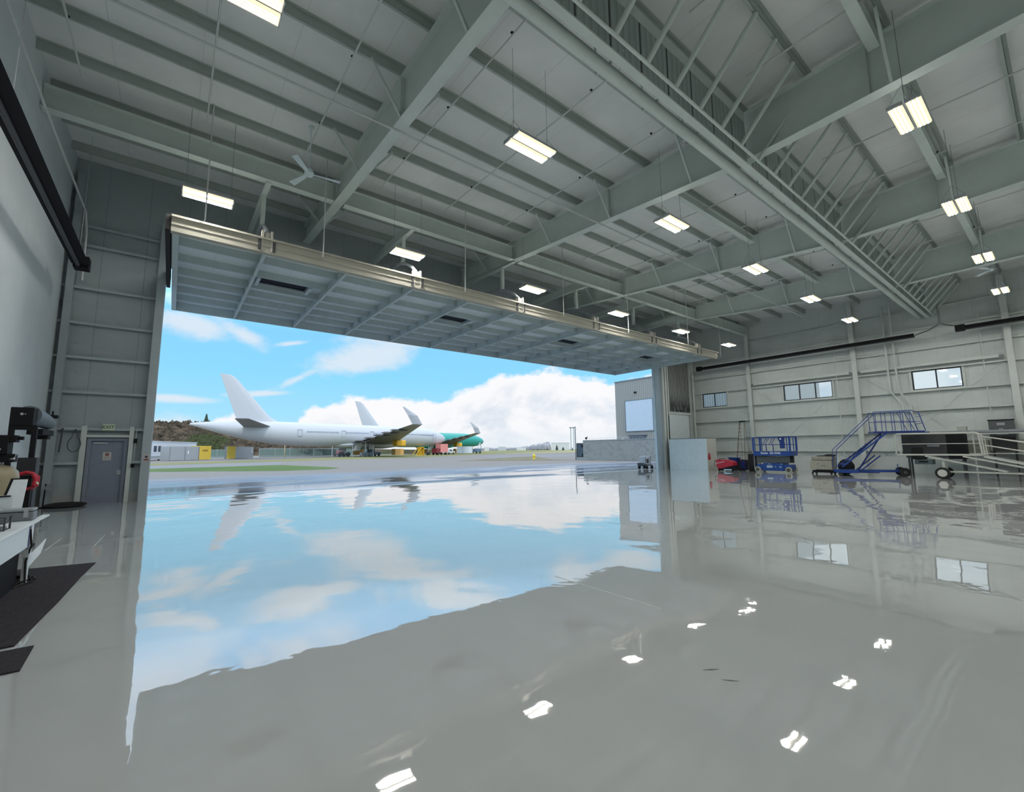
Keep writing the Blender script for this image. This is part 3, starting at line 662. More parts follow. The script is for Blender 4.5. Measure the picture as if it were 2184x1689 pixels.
# ---- work table with its load
TT = .80
t = thing('work_table', 'white-topped folding table with a white side board at the left edge', 'table', (-1.75, 7.6, 0))
WT = mat('white_laminate', (.72, .78, .82), .4)
MB().box(-.75, .39, -3.4, 1.35, TT - .03, TT).box(.31, .39, 1.35, 1.95, TT - .025, TT).build('table_top', WT, t, bevel=.006)
MB().box(.35, .375, -3.3, .86, TT - .30, TT - .03).build('side_board', WT, t)
MB().box(.352, .378, .86, .92, TT - .32, TT - .03).build('board_trim', mat('purple_trim', (.03, .03, .14), .5), t)
MB().box(.31, .375, 1.0, 1.12, .35, TT - .03).box(.32, .37, 1.02, 1.1, 0, .35).build('leg', WT, t); MB().box(-.72, -.64, .98, 1.06, 0, TT - .035).build('leg', WT, t)
MB().box(.30, .36, -3.3, -3.2, 0, TT - .035).build('leg', WT, t)
tag(MB().box(-2.35, -1.455, 4.3, 8.55, 0, .72).build('black_footlocker', BLACK), 'black footlocker filling the space under the white-topped table', 'box')
t = thing('tool_case', 'grey hard case with latches on the far end of the white-topped table', 'case', (-1.58, 8.93, TT))
CASE = mat('case_grey', (.16, .18, .20), .45)
MB().box(-.30, .17, -.13, .13, 0, .12).build('body', CASE, t, bevel=.02); MB().box(-.30, .17, -.13, .13, .125, .16).build('lid', mat('case_lid', (.26, .29, .31), .4), t, bevel=.02)
MB().box(.08, .125, -.142, -.13, .05, .15).build('latch', GALV, t); MB().box(-.20, -.16, -.142, -.13, .05, .15).build('latch', GALV, t)
t = thing('wire_tray', 'dark wire letter tray stacked on the white-topped table', 'tray', (-1.62, 7.95, TT))
m = MB()
for z in (0.0, .08, .15): m.box(-.22, .14, -.12, .12, z, z + .008)
for x_, y_ in ((-.22, -.12), (.14, -.12), (-.22, .12), (.14, .12)): m.box(x_ - .006, x_ + .006, y_ - .006, y_ + .006, 0, .16)
m.build('frame', DGREY, t); MB().box(-.2, .12, -.1, .1, .012, .035).box(-.2, .12, -.1, .1, .09, .10).build('papers', mat('paper', (.30, .30, .32), .7), t)
t = thing('speaker_box', 'small black box beside the wire tray on the table', 'box', (-1.62, 7.3, TT))
MB().box(-.2, .06, -.12, .12, 0, .15).build('body', BLACK, t, bevel=.01)
t = thing('panel_board', 'white board leaning back behind the table against the tan tank', 'board', (-1.85, 9.75, 0), 0)
MB().hexa([(-.25, 0, .0), (.10, 0, .0), (.10, .03, .0), (-.25, .03, .0), (-.05, .5, 1.30), (.10, .5, 1.30), (.10, .53, 1.30), (-.05, .53, 1.30)]).build('board', WT, t)
MB().hexa([(-.28, 0, .0), (-.25, 0, .0), (-.25, .03, .0), (-.28, .03, .0), (-.08, .5, 1.31), (-.05, .5, 1.31), (-.05, .53, 1.31), (-.08, .53, 1.31)]).box(-.08, .10, .5, .53, 1.30, 1.32).build('edge', BLACK, t)
t = thing('bench_grinder', 'black round bench grinder with bright rests on the table', 'grinder', (-1.80, 8.55, TT))
MB().lathe([(.02, -.06), (.06, -.055), (.07, 0), (.06, .055), (.02, .06)], 18, (.04, 0, .16), 'y').box(-.04, .12, -.05, .08, 0, .04).box(.01, .07, -.03, .03, .04, .12).build('body', BLACK, t, True)
MB().box(-.12, -.02, -.05, .0, .10, .115).box(.10, .14, -.05, .02, .16, .21).build('rest', CHROME, t)
t = thing('monitor_bracket', 'white folded bracket with a dark arm behind the grinder', 'bracket', (-1.70, 8.86, TT), .1)
MB().box(-.06, .06, .16, .18, 0, .34).box(-.1, .1, .15, .2, 0, .02).build('plate', WT, t); MB().tube([(-.14, .1, .28), (-.05, .13, .33), (.04, .14, .33)], .012, 6).build('arm', BLACK, t)
tag(MB().hexa([(-1.40, 8.75, .20), (-1.36, 9.15, .30), (-1.35, 9.15, .30), (-1.39, 8.74, .20), (-1.40, 8.85, .36), (-1.36, 9.45, .46), (-1.35, 9.45, .46), (-1.39, 8.85, .36)]).build('paper_sheet', WT), 'crumpled white sheet hanging by the table leg', 'paper')
tag(MB().tube([(-1.37, 8.5, .72), (-1.36, 8.6, .5), (-1.40, 8.62, .3), (-1.38, 8.58, .03), (-1.45, 8.4, .02)], .011, 6).build('black_cable', BLACKR), 'thin black cable hanging down beside the table leg', 'cable')
m = MB()
for q_ in range(5):
    pts = [(-1.62 + (.30 - .02 * q_) * math.cos(a * .5) * (1.1 if q_ % 2 else .9), 8.75 + (.34 - .03 * q_) * math.sin(a * .5), .02 + .012 * q_ + .008 * math.sin(a)) for a in range(13)]
    m.tube(pts, .011, 6)
tag(m.build('cable_coil', BLACKR), 'loose coil of black cables on the floor at the foot of the table', 'cable')
CARPET = mat('charcoal_carpet', (.045, .042, .048), .95, var=.25, vscale=40, bump=.4, bscale=300, spec=.1)
m = MB(); po = [(-.80, 9.57), (-.86, 8.6), (-.90, 7.4), (-.98, 5.98), (-3.25, 6.1), (-3.25, 10.0), (-1.9, 9.78)]
m.prism([(x_, y_, 0.002) for x_, y_ in po], (0, 0, .012)); tag(m.build('floor_mat', CARPET), 'large charcoal carpet mat on the floor in front of the table', 'mat', 'charcoal mats by the table')
m = MB(); m.prism([(x_, y_, .002) for x_, y_ in [(-.84, 5.87), (-.82, 5.29), (-3.2, 5.40), (-3.2, 5.93)]], (0, 0, .011)); tag(m.build('floor_mat', CARPET), 'small charcoal carpet mat at the left edge nearest the viewer', 'mat', 'charcoal mats by the table')
# painted marks and scuffs on the floor (thin tape and rubber marks)
LINE = mat('pale_line', (.62, .64, .62), .3)
for (x_, y_, x2, y2, lab) in ((-1.63, 11.36, -1.62, 12.79, 'short pale line on the floor nearer the left wall'), (-.99, 11.3, -.96, 12.74, 'short pale line on the floor nearer the big doorway'),
                              (4.20, 4.5, 4.24, 2.9, 'long thin pale line across the glossy floor under the door reflection'), (8.1, 6.85, 8.2, 5.5, 'thin pale line on the floor before the building reflection'), (7.9, 5.9, 9.0, 6.3, 'slanting thin pale line on the floor near the right jamb reflection')):
    tag(MB().bar((x_, y_, .0015), (x2, y2, .0015), .012, .002).build('floor_line', LINE), lab, 'floor marking', 'thin pale floor lines')
for (a, b, lab) in (((3.35, 1.95), (3.46, 1.88), 'small dark rubber scuff on the floor, the farther of two'), ((3.32, 1.79), (3.40, 1.70), 'small dark rubber scuff on the floor, the nearer of two')):
    v = Vector((b[0] - a[0], b[1] - a[1], 0)); n_ = Vector((-v.y, v.x, 0)).normalized() * .009; mid = Vector((*a, 0)) + v * .5
    m = MB(); m.prism([(a[0], a[1], .001), (mid.x - n_.x, mid.y - n_.y, .001), (b[0], b[1], .001), (mid.x + n_.x, mid.y + n_.y, .001)], (0, 0, .0015))
    tag(m.build('floor_scuff', mat('scuff_grey', (.10, .11, .10), .6)), lab, 'scuff', 'rubber scuffs on the floor')

# ================================================================== right side equipment
# white closet beside the door
t = thing('storage_closet', 'white boxed-in closet standing right of the big doorway', 'closet', (31.45, 17.0, 0))
MB().box(0, .06, 0, 3.1, 0, 2.36).build('side_panel', LINER, t); MB().box(.06, 1.35, -.02, .04, 0, 2.36).build('front_panel', mat('beige_panel', (.50, .52, .47), .6), t)
MB().box(1.35, 1.41, 0, 3.1, 0, 2.38).build('rear_panel', LINER, t); MB().box(0, 1.41, 0, 3.1, 2.36, 2.40).build('top', DGREY, t)
t = thing('fire_extinguisher', 'red fire extinguisher hung on the beige side of the white closet', 'extinguisher', (31.62, 16.905, .78))
MB().lathe([(.05, 0), (.075, .03), (.075, .36), (.04, .42), (.03, .45)], 16).build('cylinder', RED, t, True); MB().box(-.03, .05, -.02, .02, .45, .50).tube([(.03, 0, .46), (.1, 0, .4), (.1, 0, .15)], .012, 6).build('valve', BLACK, t)
# red floor scrubber
def wheel(m, c, r, wd, ax='x', n=20): return m.lathe([(r * .9, -wd / 2), (r, -wd / 3), (r, wd / 3), (r * .9, wd / 2)], n, c, ax)
EQ = math.radians(-8)
t = thing('floor_scrubber', 'dark red floor scrubber with black base beside the ladder', 'scrubber', (31.6, 15.55, 0))
def yz(name, m_, t_, poly, x0, x1, **kw):
    m = MB(); m.prism([(x0, y_, z_) for y_, z_ in poly], (x1 - x0, 0, 0)); return m.build(name, m_, t_, **kw)
yz('body', RED, t, [(.72, .78), (.55, .82), (-.12, .78), (-.48, .66), (-.52, .40), (-.1, .30), (.30, .18), (.62, .16), (.70, .45)], -.35, .35, bevel=.04)
yz('base', BLACK, t, [(.62, .17), (.30, .19), (-.1, .31), (-.55, .42), (-.60, .05), (.55, .05)], -.33, .33, bevel=.02)
MB().tube([(-.3, .72, .78), (-.3, .82, .70), (-.3, .84, .42), (-.3, .72, .34)], .02, 6).tube([(-.2, .6, .82), (-.2, .3, .88), (.2, .3, .88)], .018, 6).build('handle', BLACK, t)
MB().box(-.38, -.34, -.42, .12, .10, .15).build('side_rail', CHROME, t)
for yy in (.5, .12, -.42): wheel(MB(), (-.30, yy, .08), .08, .06).build('wheel', GALV if yy == .12 else BLACKR, t)
text('lettering', 'Minuteman', .13, WHITE, t, (-.362, .38, .62), (PI / 2, math.radians(-14), -PI / 2))
# step ladder
t = thing('step_ladder', 'tall folding step ladder with black cap leaning against the right wall steel', 'ladder', (34.6, 15.95, 0))
WOODF = mat('fibreglass_rail', (.16, .11, .08), .5)
h = 3.66
for s in (-1, 1):
    MB().bar((-.25, s * .33, .02), (.45, s * .17, h), .03, .08).build('rail', WOODF, t)
    MB().bar((.80, s * .33, .02), (.50, s * .17, h - .1), .02, .03).build('rear_rail', WOODF, t)
for j in range(11):
    f = (j + 1) / 12.2; yy = .33 - .16 * f
    MB().box(-.25 + .7 * f - .05, -.25 + .7 * f + .05, -yy, yy, h * f - .03, h * f + .03).build('step', mat('ladder_step', (.55, .55, .52), .5), t)
MB().box(.36, .60, -.20, .20, h - .04, h + .04).build('cap', BLACK, t)
# blue bins and dark cases between scrubber and lift
t = thing('blue_bin', 'blue wheeled bin with flared rim behind the floor scrubber', 'bin', (33.0, 15.75, 0), 0, 'blue bins by the ladder')
MB().hexa([(-.2, -.2, .06), (.2, -.2, .06), (.2, .2, .06), (-.2, .2, .06), (-.28, -.3, .9), (.28, -.3, .9), (.28, .3, .9), (-.28, .3, .9)]).build('body', DBLUE, t, bevel=.03)
MB().box(-.32, .32, -.34, .34, .88, .95).build('lid', BLUE, t, bevel=.02)
t = thing('blue_bin', 'narrow dark blue case standing left of the scissor lift', 'bin', (33.0, 15.05, 0), 0, 'blue bins by the ladder')
MB().box(-.2, .2, -.2, .22, .04, .78).build('body', mat('navy_plastic', (.01, .012, .05), .5), t, bevel=.04); MB().box(-.21, -.19, -.1, .12, .2, .6).build('panel', DBLUE, t)
t = thing('dark_cabinet', 'tall black case half hidden behind the scissor lift', 'cabinet', (33.0, 14.45, 0))
MB().box(-.2, .2, -.22, .25, 0, 1.2).build('body', BLACKR, t, bevel=.04)
t = thing('grey_crate', 'grey crate between the blue bin and the narrow blue case', 'crate', (33.3, 15.4, 0))
MB().box(-.2, .2, -.15, .15, 0, .8).build('body', DGREY, t); MB().box(-.21, -.19, -.15, .15, .3, .34).box(-.21, -.19, -.15, .15, .55, .59).build('ribs', MGREY, t)
# scissor lift
t = thing('scissor_lift', 'blue scissor lift with folded scissors parked by the right wall', 'lift', (32.1, 12.6, 0))
MB().box(-.42, .42, -1.05, 1.05, .18, .52).box(-.48, .48, -.62, .62, .12, .62).build('chassis', BLUE, t, bevel=.02)
for s in (-1, 1):
    for yy in (-.93, .95):
        f = wheel(MB(), (s * .47, yy, .19), .19, .12).build('wheel', mat('pale_tyre', (.45, .44, .38), .7), t)
        wheel(MB(), (s * .535, yy, .19), .125, .02).build('hub', mat('dark_hub', (.08, .08, .05), .5), f)
SC = mat('scissor_grey', (.10, .105, .10), .5)
for j in range(5):
    z = .66 + j * .085
    for s in (-1, 1):
        MB().bar((s * .33, -1.0, z), (s * .33, 1.0, z + .06), .04, .07).build('scissor_arm', SC, t)
        MB().bar((s * .38, 1.0, z), (s * .38, -1.0, z + .06), .03, .07).build('scissor_arm', SC, t)
MB().box(-.56, .56, -1.15, 1.15, 1.10, 1.40).build('platform_deck', BLUE, t, bevel=.01)
m = MB()
for z in (1.82, 2.30): m.box(-.56, -.52, -1.15, 1.15, z, z + .045).box(.52, .56, -1.15, 1.15, z, z + .045)
for yy in (-1.13, 1.13):
    m.box(-.56, .56, yy - .02, yy + .02, 2.30, 2.345).box(-.56, .56, yy - .02, yy + .02, 1.82, 1.86)
    for s in (-.54, .54): m.box(s - .025, s + .025, yy - .05, yy + .05, 1.4, 2.33)
for s in (-.54, .54): m.box(s - .02, s + .02, .28, .32, 1.4, 1.84).box(s - .02, s + .02, 1.0, 1.04, 1.4, 2.33).box(s - .02, s + .02, -.98, -.94, 1.4, 2.33)
for yy in (.05, .2, .45, .6): m.bar((.54, yy + .1, 2.3), (.54, yy + .35, 1.84), .03, .03)
m.build('guard_rail', BLUE, t)
MB().hexa([(-.66, -.80, 1.98), (-.50, -.80, 1.98), (-.50, -.58, 1.98), (-.66, -.58, 1.98), (-.66, -.86, 2.34), (-.50, -.86, 2.34), (-.50, -.45, 2.34), (-.66, -.45, 2.34)]).box(-.64, -.5, -.84, -.58, 1.58, 2.0).build('control_box', DBLUE, t)
MB().box(-.675, -.665, -.70, -.60, 2.15, 2.25).build('control_label', WHITE, t)
m = MB()
for j in range(6): m.box(-.45, .45, 1.15, 1.19, .30 + .13 * j, .33 + .13 * j)
m.box(-.45, -.42, 1.14, 1.19, .2, 1.1).box(.42, .45, 1.14, 1.19, .2, 1.1); m.build('access_ladder', MGREY, t)
text('lettering', 'Genie', .19, WHITE, t, (-.565, .45, 1.28), (PI / 2, 0, -PI / 2), bold=.004); text('lettering', 'GS-3246', .19, WHITE, t, (-.565, -.22, 1.28), (PI / 2, 0, -PI / 2), bold=.004)
MB().box(-.49, -.481, .02, .38, .32, .46).box(-.49, -.481, -.2, -.1, .36, .40).box(-.49, -.481, -.5, -.4, .34, .42).box(-.49, -.481, .1, .3, .54, .57).box(-.49, -.481, -.6, -.48, .55, .58).build('decal', mat('pale_decal', (.45, .55, .55), .5), t)
# beige cart with black bag
t = thing('equipment_cart', 'beige boxed cart on small casters with a worn top', 'cart', (32.0, 9.85, 0))
BEI = mat('beige_case', (.36, .34, .27), .6, var=.1)
MB().box(-.4, .4, -.56, .58, .28, .82).build('body', BEI, t, bevel=.02); MB().box(-.38, .38, -.6, .5, .83, 1.08).build('lid', mat('beige_lid', (.30, .285, .225), .6, var=.15), t, bevel=.06, seg=3)
MB().box(-.38, .38, -.58, .50, .10, .24).box(-.3, .3, -.3, .3, .2, .28).build('base_tray', BLACK, t)
for x_, y_ in ((-.32, -.48), (-.32, .50), (.32, -.48), (.32, .50)): wheel(MB(), (x_, y_, .06), .06, .04).build('caster', BLACKR, t)
MB().box(-.405, -.40, -.25, .02, .50, .53).box(-.405, -.40, .1, .22, .62, .64).build('mark', DGREY, t)
m = MB(); m.sphere((32.0, 9.45, 1.14), .30, .26, 3, .12, .9); m.sphere((31.9, 9.85, 1.10), .28, .14, 3, .12, .8)
for vv in m.b.verts: vv.co.z = max(vv.co.z, 1.085)
tag(m.build('black_bag', BLACKR, None, True), 'black bag slumped on top of the beige cart', 'bag')
m = MB(); m.sphere((32.6, 8.85, .45), .42, 1.1, 3, .08, .6)
for vv in m.b.verts: vv.co.z = max(vv.co.z, .003)
tag(m.build('black_cover', BLACKR, None, True), 'black covered bundle behind the foot of the blue stairs', 'cover')
# blue access stairs on wheels  (built in a frame where -X faces the viewer)
t = thing('access_stairs', 'blue wheeled access stairs with railed top platform', 'stairs', (31.65, 6.5, 0), math.radians(25))
def ys(y_): return y_ - 6.5
wid = 1.1
for x_ in (0, wid):
    MB().bar((x_, ys(8.75), .50), (x_, ys(6.55), 2.42), .05, .08).build('stringer', BLUE, t)
MB().bar((wid / 2, ys(8.62), .50), (wid / 2, ys(6.70), 2.42), .04, .06).build('stringer', DBLUE, t)
for j in range(8):
    f = (j + .6) / 8.2; MB().box(0, wid, ys(8.75) - (8.75 - 6.6) * f - .12, ys(8.75) - (8.75 - 6.6) * f + .12, .50 + 1.92 * f, .52 + 1.92 * f).build('tread', BLUE, t)
MB().box(-.05, wid + .05, ys(4.95), ys(7.15), 2.40, 2.50).box(-.02, wid, ys(4.75), ys(4.95), 2.36, 2.44).build('platform', DBLUE, t)
for x_ in (-.02, wid + .02):
    m = MB(); m.tube([(x_, ys(7.05), 2.5), (x_, ys(7.08), 3.60), (x_, ys(5.4), 3.62), (x_, ys(5.12), 3.5), (x_, ys(4.9), 2.48)], .022, 8)
    m.tube([(x_, ys(7.05), 3.06), (x_, ys(5.02), 3.0)], .018, 6)
    for yy in (6.75, 6.3, 5.9, 5.5): m.tube([(x_, ys(yy), 2.5), (x_, ys(yy), 3.6)], .016, 6)
    m.tube([(x_, ys(5.75), 3.6), (x_, ys(5.35), 2.5)], .016, 6)
    m.build('platform_rail', BLUE, t)
    MB().tube([(x_, ys(9.0), .42), (x_, ys(8.95), 1.48), (x_, ys(7.08), 3.46), (x_, ys(7.05), 2.5)], .02, 8).build('handrail', BLUE, t)
MB().tube([(0, ys(4.95), 3.3), (wid, ys(4.95), 3.3)], .018, 6).tube([(0, ys(5.0), 2.9), (wid, ys(5.0), 2.9)], .018, 6).build('end_rail', BLUE, t)
MB().bar((0, ys(8.0), .20), (0, ys(6.95), 1.15), .05, .06).bar((wid, ys(8.0), .20), (wid, ys(6.95), 1.15), .05, .06).bar((wid / 2, ys(7.9), .3), (wid / 2, ys(6.7), 2.3), .07, .07).build('support_brace', DBLUE, t)
MB().box(.0, wid, ys(9.0), ys(8.0), .16, .34).box(wid * .2, wid * .4, ys(8.1), ys(5.9), .22, .34).box(wid * .6, wid * .8, ys(8.1), ys(5.9), .22, .34).bar((.3, ys(8.5), .2), (.3, ys(7.0), .18), .06, .05).build('chassis', BLUE, t)
MB().tube([(.2, ys(6.2), .3), (.2, ys(6.2), .66)], .02, 6).tube([(wid - .1, ys(6.0), .3), (wid - .1, ys(6.0), .66)], .02, 6).build('jack_post', BLUE, t)
for (x_, y_, r_) in ((-.08, 5.98, .24), (wid + .12, 5.85, .24), (0, 8.85, .10), (wid, 8.5, .10)):
    f = wheel(MB(), (x_, ys(y_), r_), r_, .5 * r_).build('wheel', BLACKR, t); wheel(MB(), (x_ - .26 * r_, ys(y_), r_), r_ * .35, .02).build('hub', DGREY, f)
MB().tube([(-.05, ys(5.95), .24), (wid + .1, ys(5.95), .24)], .03, 6).build('axle', DBLUE, t)
# white towable conveyor / ramp
t = thing('towable_ramp', 'off-white railed boarding ramp on two tyred wheels', 'ramp', (31.1, 4.0, 0))
OFF = mat('off_white_steel', (.56, .57, .52), .5)
def yr(y_): return y_ - 4.0
rw = .95
for x_ in (0, rw):
    MB().tube([(x_, yr(6.13), 1.24), (x_, yr(6.13), 2.26), (x_, yr(6.0), 2.32), (x_, yr(3.12), 2.30), (x_, yr(2.99), 2.2), (x_, yr(2.93), 1.22)], .035, 8).build('side_rail', OFF, t)
    MB().tube([(x_, yr(6.13), 1.77), (x_, yr(3.0), 1.77)], .02, 6).build('mid_rail', OFF, t)
    MB().tube([(x_, yr(2.86), 1.2), (x_, yr(2.88), 2.10), (x_, yr(1.62), 1.80), (x_, yr(-.6), 1.25)], .032, 8).build('side_rail', OFF, t)
    MB().tube([(x_, yr(2.84), 1.67), (x_, yr(-.5), .85)], .022, 6).build('mid_rail', OFF, t)
    MB().bar((x_, yr(5.0), 1.15), (x_, yr(2.2), .42), .05, .07).bar((x_, yr(3.62), 1.14), (x_, yr(.2), .25), .05, .07).bar((x_, yr(2.9), 1.12), (x_, yr(-.6), .2), .05, .08).build('under_brace', OFF, t)
    MB().tube([(x_, yr(4.15), .36), (x_, yr(-.6), .33)], .035, 8).build('lower_tube', OFF, t)
    MB().bar((x_ * .7 + .1, yr(4.35), .32), (x_ * .7 + .1, yr(4.35), .95), .10, .10).build('leg', OFF, t)
    f = wheel(MB(), (x_ * 1.1 - .08, yr(4.40), .29), .29, .18, n=28).build('tyre', BLACKR, t)
    g = wheel(MB(), (x_ * 1.1 - .19, yr(4.40), .29), .18, .02, n=24).build('rim', OFF, f)
MB().box(0, rw, yr(6.13), yr(2.88), 1.17, 1.24).build('deck', OFF, t)
MB().hexa([(.02, yr(-.6), .22), (rw - .02, yr(-.6), .22), (rw - .02, yr(2.88), 1.14), (.02, yr(2.88), 1.14), (.02, yr(-.6), .27), (rw - .02, yr(-.6), .27), (rw - .02, yr(2.88), 1.19), (.02, yr(2.88), 1.19)]).build('sloping_deck', GALV, t)
MB().tube([(0, yr(4.40), .29), (rw, yr(4.40), .29)], .035, 8).build('axle', DGREY, t)
# dark generator unit behind the ramp
t = thing('engine_unit', 'dark covered engine unit standing behind the white ramp', 'generator', (33.5, 5.0, 0))
GM = mat('dark_olive_cover', (.040, .045, .045), .6, var=.15)
MB().box(0, .9, -.55, 1.32, 1.18, 2.36).build('housing', GM, t, bevel=.03)
MB().box(-.01, .9, -1.26, -.56, .95, 2.34).build('end_section', BLACK, t)
MB().box(-.02, .9, .42, .95, .92, 1.6).build('black_box', BLACKR, t, bevel=.05)
MB().box(-.03, 0, -.25, .25, 1.62, 1.72).build('handle_bar', MGREY, t)
MB().box(.05, .85, .12, .86, .64, .90).build('drawer', mat('slate_drawer', (.12, .16, .17), .5), t)
MB().box(.04, .05, .3, .68, .75, .82).build('drawer_pull', BLACK, t)
MB().box(.1, .8, -1.2, 1.2, 1.0, 1.18).build('base_frame', DGREY, t)
for x_, y_ in ((.15, -1.1), (.15, 1.1), (.8, -1.1), (.8, 1.1)): MB().box(x_ - .04, x_ + .04, y_ - .04, y_ + .04, 0, 1.0).build('leg', DGREY, t)
# shelving behind, with long bar, crates
t = thing('storage_rack', 'pale storage rack along the right wall with a long dark tube on top', 'rack', (35.2, 2.4, 0))
MB().box(0, .8, -3, 3.3, 2.28, 2.33).box(0, .8, -3, 3.3, 1.2, 1.24).build('shelf', STEELW, t)
for yy in (-3, -.9, 1.2, 3.25): MB().box(0, .06, yy - .03, yy + .03, 0, 2.33).build('post', STEELW, t)
t2 = tag(MB().tube([(35.5, 5.5, 2.42), (35.5, .6, 2.42)], .09, 10).build('long_tube', MGREY), 'long dark tube lying on top of the storage rack', 'tube')
t = thing('cardboard_box', 'pale small carton on the rack top beside the long tube', 'box', (35.85, 4.05, 2.33))
MB().box(-.2, .2, -.2, .2, 0, .42).build('carton', mat('pale_carton', (.42, .44, .40), .8), t)
for j, (y_, lab) in enumerate(((3.45, 'grey crate under the rack behind the white ramp, left one'), (1.6, 'grey crate under the rack behind the white ramp, middle one'), (.3, 'grey crate under the rack behind the white ramp, right one'))):
    t = thing('parts_crate', lab, 'crate', (35.6, y_, 1.24), 0, 'grey crates on the rack')
    MB().box(-.3, .3, -.4, .4, 0, .7).build('crate', mat('olive_grey', (.17, .18, .15), .6), t); MB().box(-.31, -.3, -.2, .2, .25, .33).build('label_plate', MGREY, t)
t = thing('unit_heater', 'dark grey box unit with pale labels high on the right wall', 'heater', (36.35, 2.55, 2.08))
MB().box(-.25, .14, -.48, .48, 0, 1.0).build('body', mat('slate_cabinet', (.085, .095, .10), .5, var=.1), t, bevel=.02); MB().box(-.27, .14, -.50, .50, .94, 1.0).build('lid', BLACK, t)
MB().box(-.262, -.25, -.14, .16, .68, .82).box(-.262, -.25, -.22, .2, .16, .32).box(-.262, -.25, -.06, .1, .45, .5).build('label_plate', mat('pale_label', (.35, .36, .37), .6), t)
MB().box(-.2, .14, -.44, .44, -.75, 0).build('lower_box', DGREY, t)
for yy in (-.4, .4): MB().box(-.2, .14, yy - .03, yy + .03, -2.08, -.7).build('support_leg', DGREY, t)

# ================================================================== outside
struct(MB().box(-900, 1500, YF + .25, 2500, -.5, -.012).build('ground', tarmac_mat()))
GA = grass_mat('green_grass', (.055, .115, .035), (.13, .19, .07)); GB = grass_mat('olive_grass', (.15, .17, .07), (.27, .26, .13)); GC = grass_mat('dry_grass', (.28, .25, .12), (.36, .33, .19))
def patch(name, poly, m_, label, cat, z=.012, group=None):
    m = MB(); m.prism([(x_, y_, -.011) for x_, y_ in poly], (0, 0, z)); return tag(m.build(name, m_), label, cat, group, 'stuff')
patch('grass_strip', [(-60, 56), (-1.3, 51.3), (7.9, 43.4), (12.0, 43.6), (13.6, 45.8), (13.2, 50), (11.2, 62), (4, 61), (-1.8, 60.2), (-60, 64)], GA, 'bright green grass strip nearest the hangar on the left', 'grass')
patch('grass_strip', [(-60, 82), (-2, 76.7), (15.1, 83.8), (47.8, 96.9), (122, 155), (300, 290), (300, 420), (100.4, 203.6), (18.6, 103), (-2, 90), (-60, 95)], GB, 'long olive grass strip this side of the parked airliners', 'grass')
patch('grass_strip', [(34.7, 58.4), (42.1, 49), (48.6, 46.8), (48.6, 52), (67.8, 78.9), (60, 76)], mat('brown_grass', (.16, .14, .08), .9, var=.3, vscale=.5), 'brownish grass wedge around the yellow hydrant', 'grass')
patch('grass_field', [(100, 140), (260, 150), (900, 500), (900, 1400), (250, 1200), (140, 240)], GC, 'pale dry grass field stretching to the far buildings', 'grass', .006)
LP = mat('pale_concrete', (.24, .245, .25), .95, spec=.05)
struct(MB().hexa([(-60, 64, -.3), (-1.8, 60.3, -.3), (-1.9, 76, -.3), (-60, 80, -.3), (-60, 64, -.005), (-1.8, 60.3, -.005), (-1.9, 76, -.005), (-60, 80, -.005)]).hexa([(-1.8, 60.3, -.3), (11.2, 62.3, -.3), (15.0, 83.0, -.3), (-1.9, 76, -.3), (-1.8, 60.3, -.005), (11.2, 62.3, -.005), (15.0, 83.0, -.005), (-1.9, 76, -.005)]).hexa([(44, 60.5, -.3), (71, 71, -.3), (98, 93, -.3), (62, 93, -.3), (44, 60.5, -.005), (71, 71, -.005), (98, 93, -.005), (62, 93, -.005)]).build('taxiway', LP))

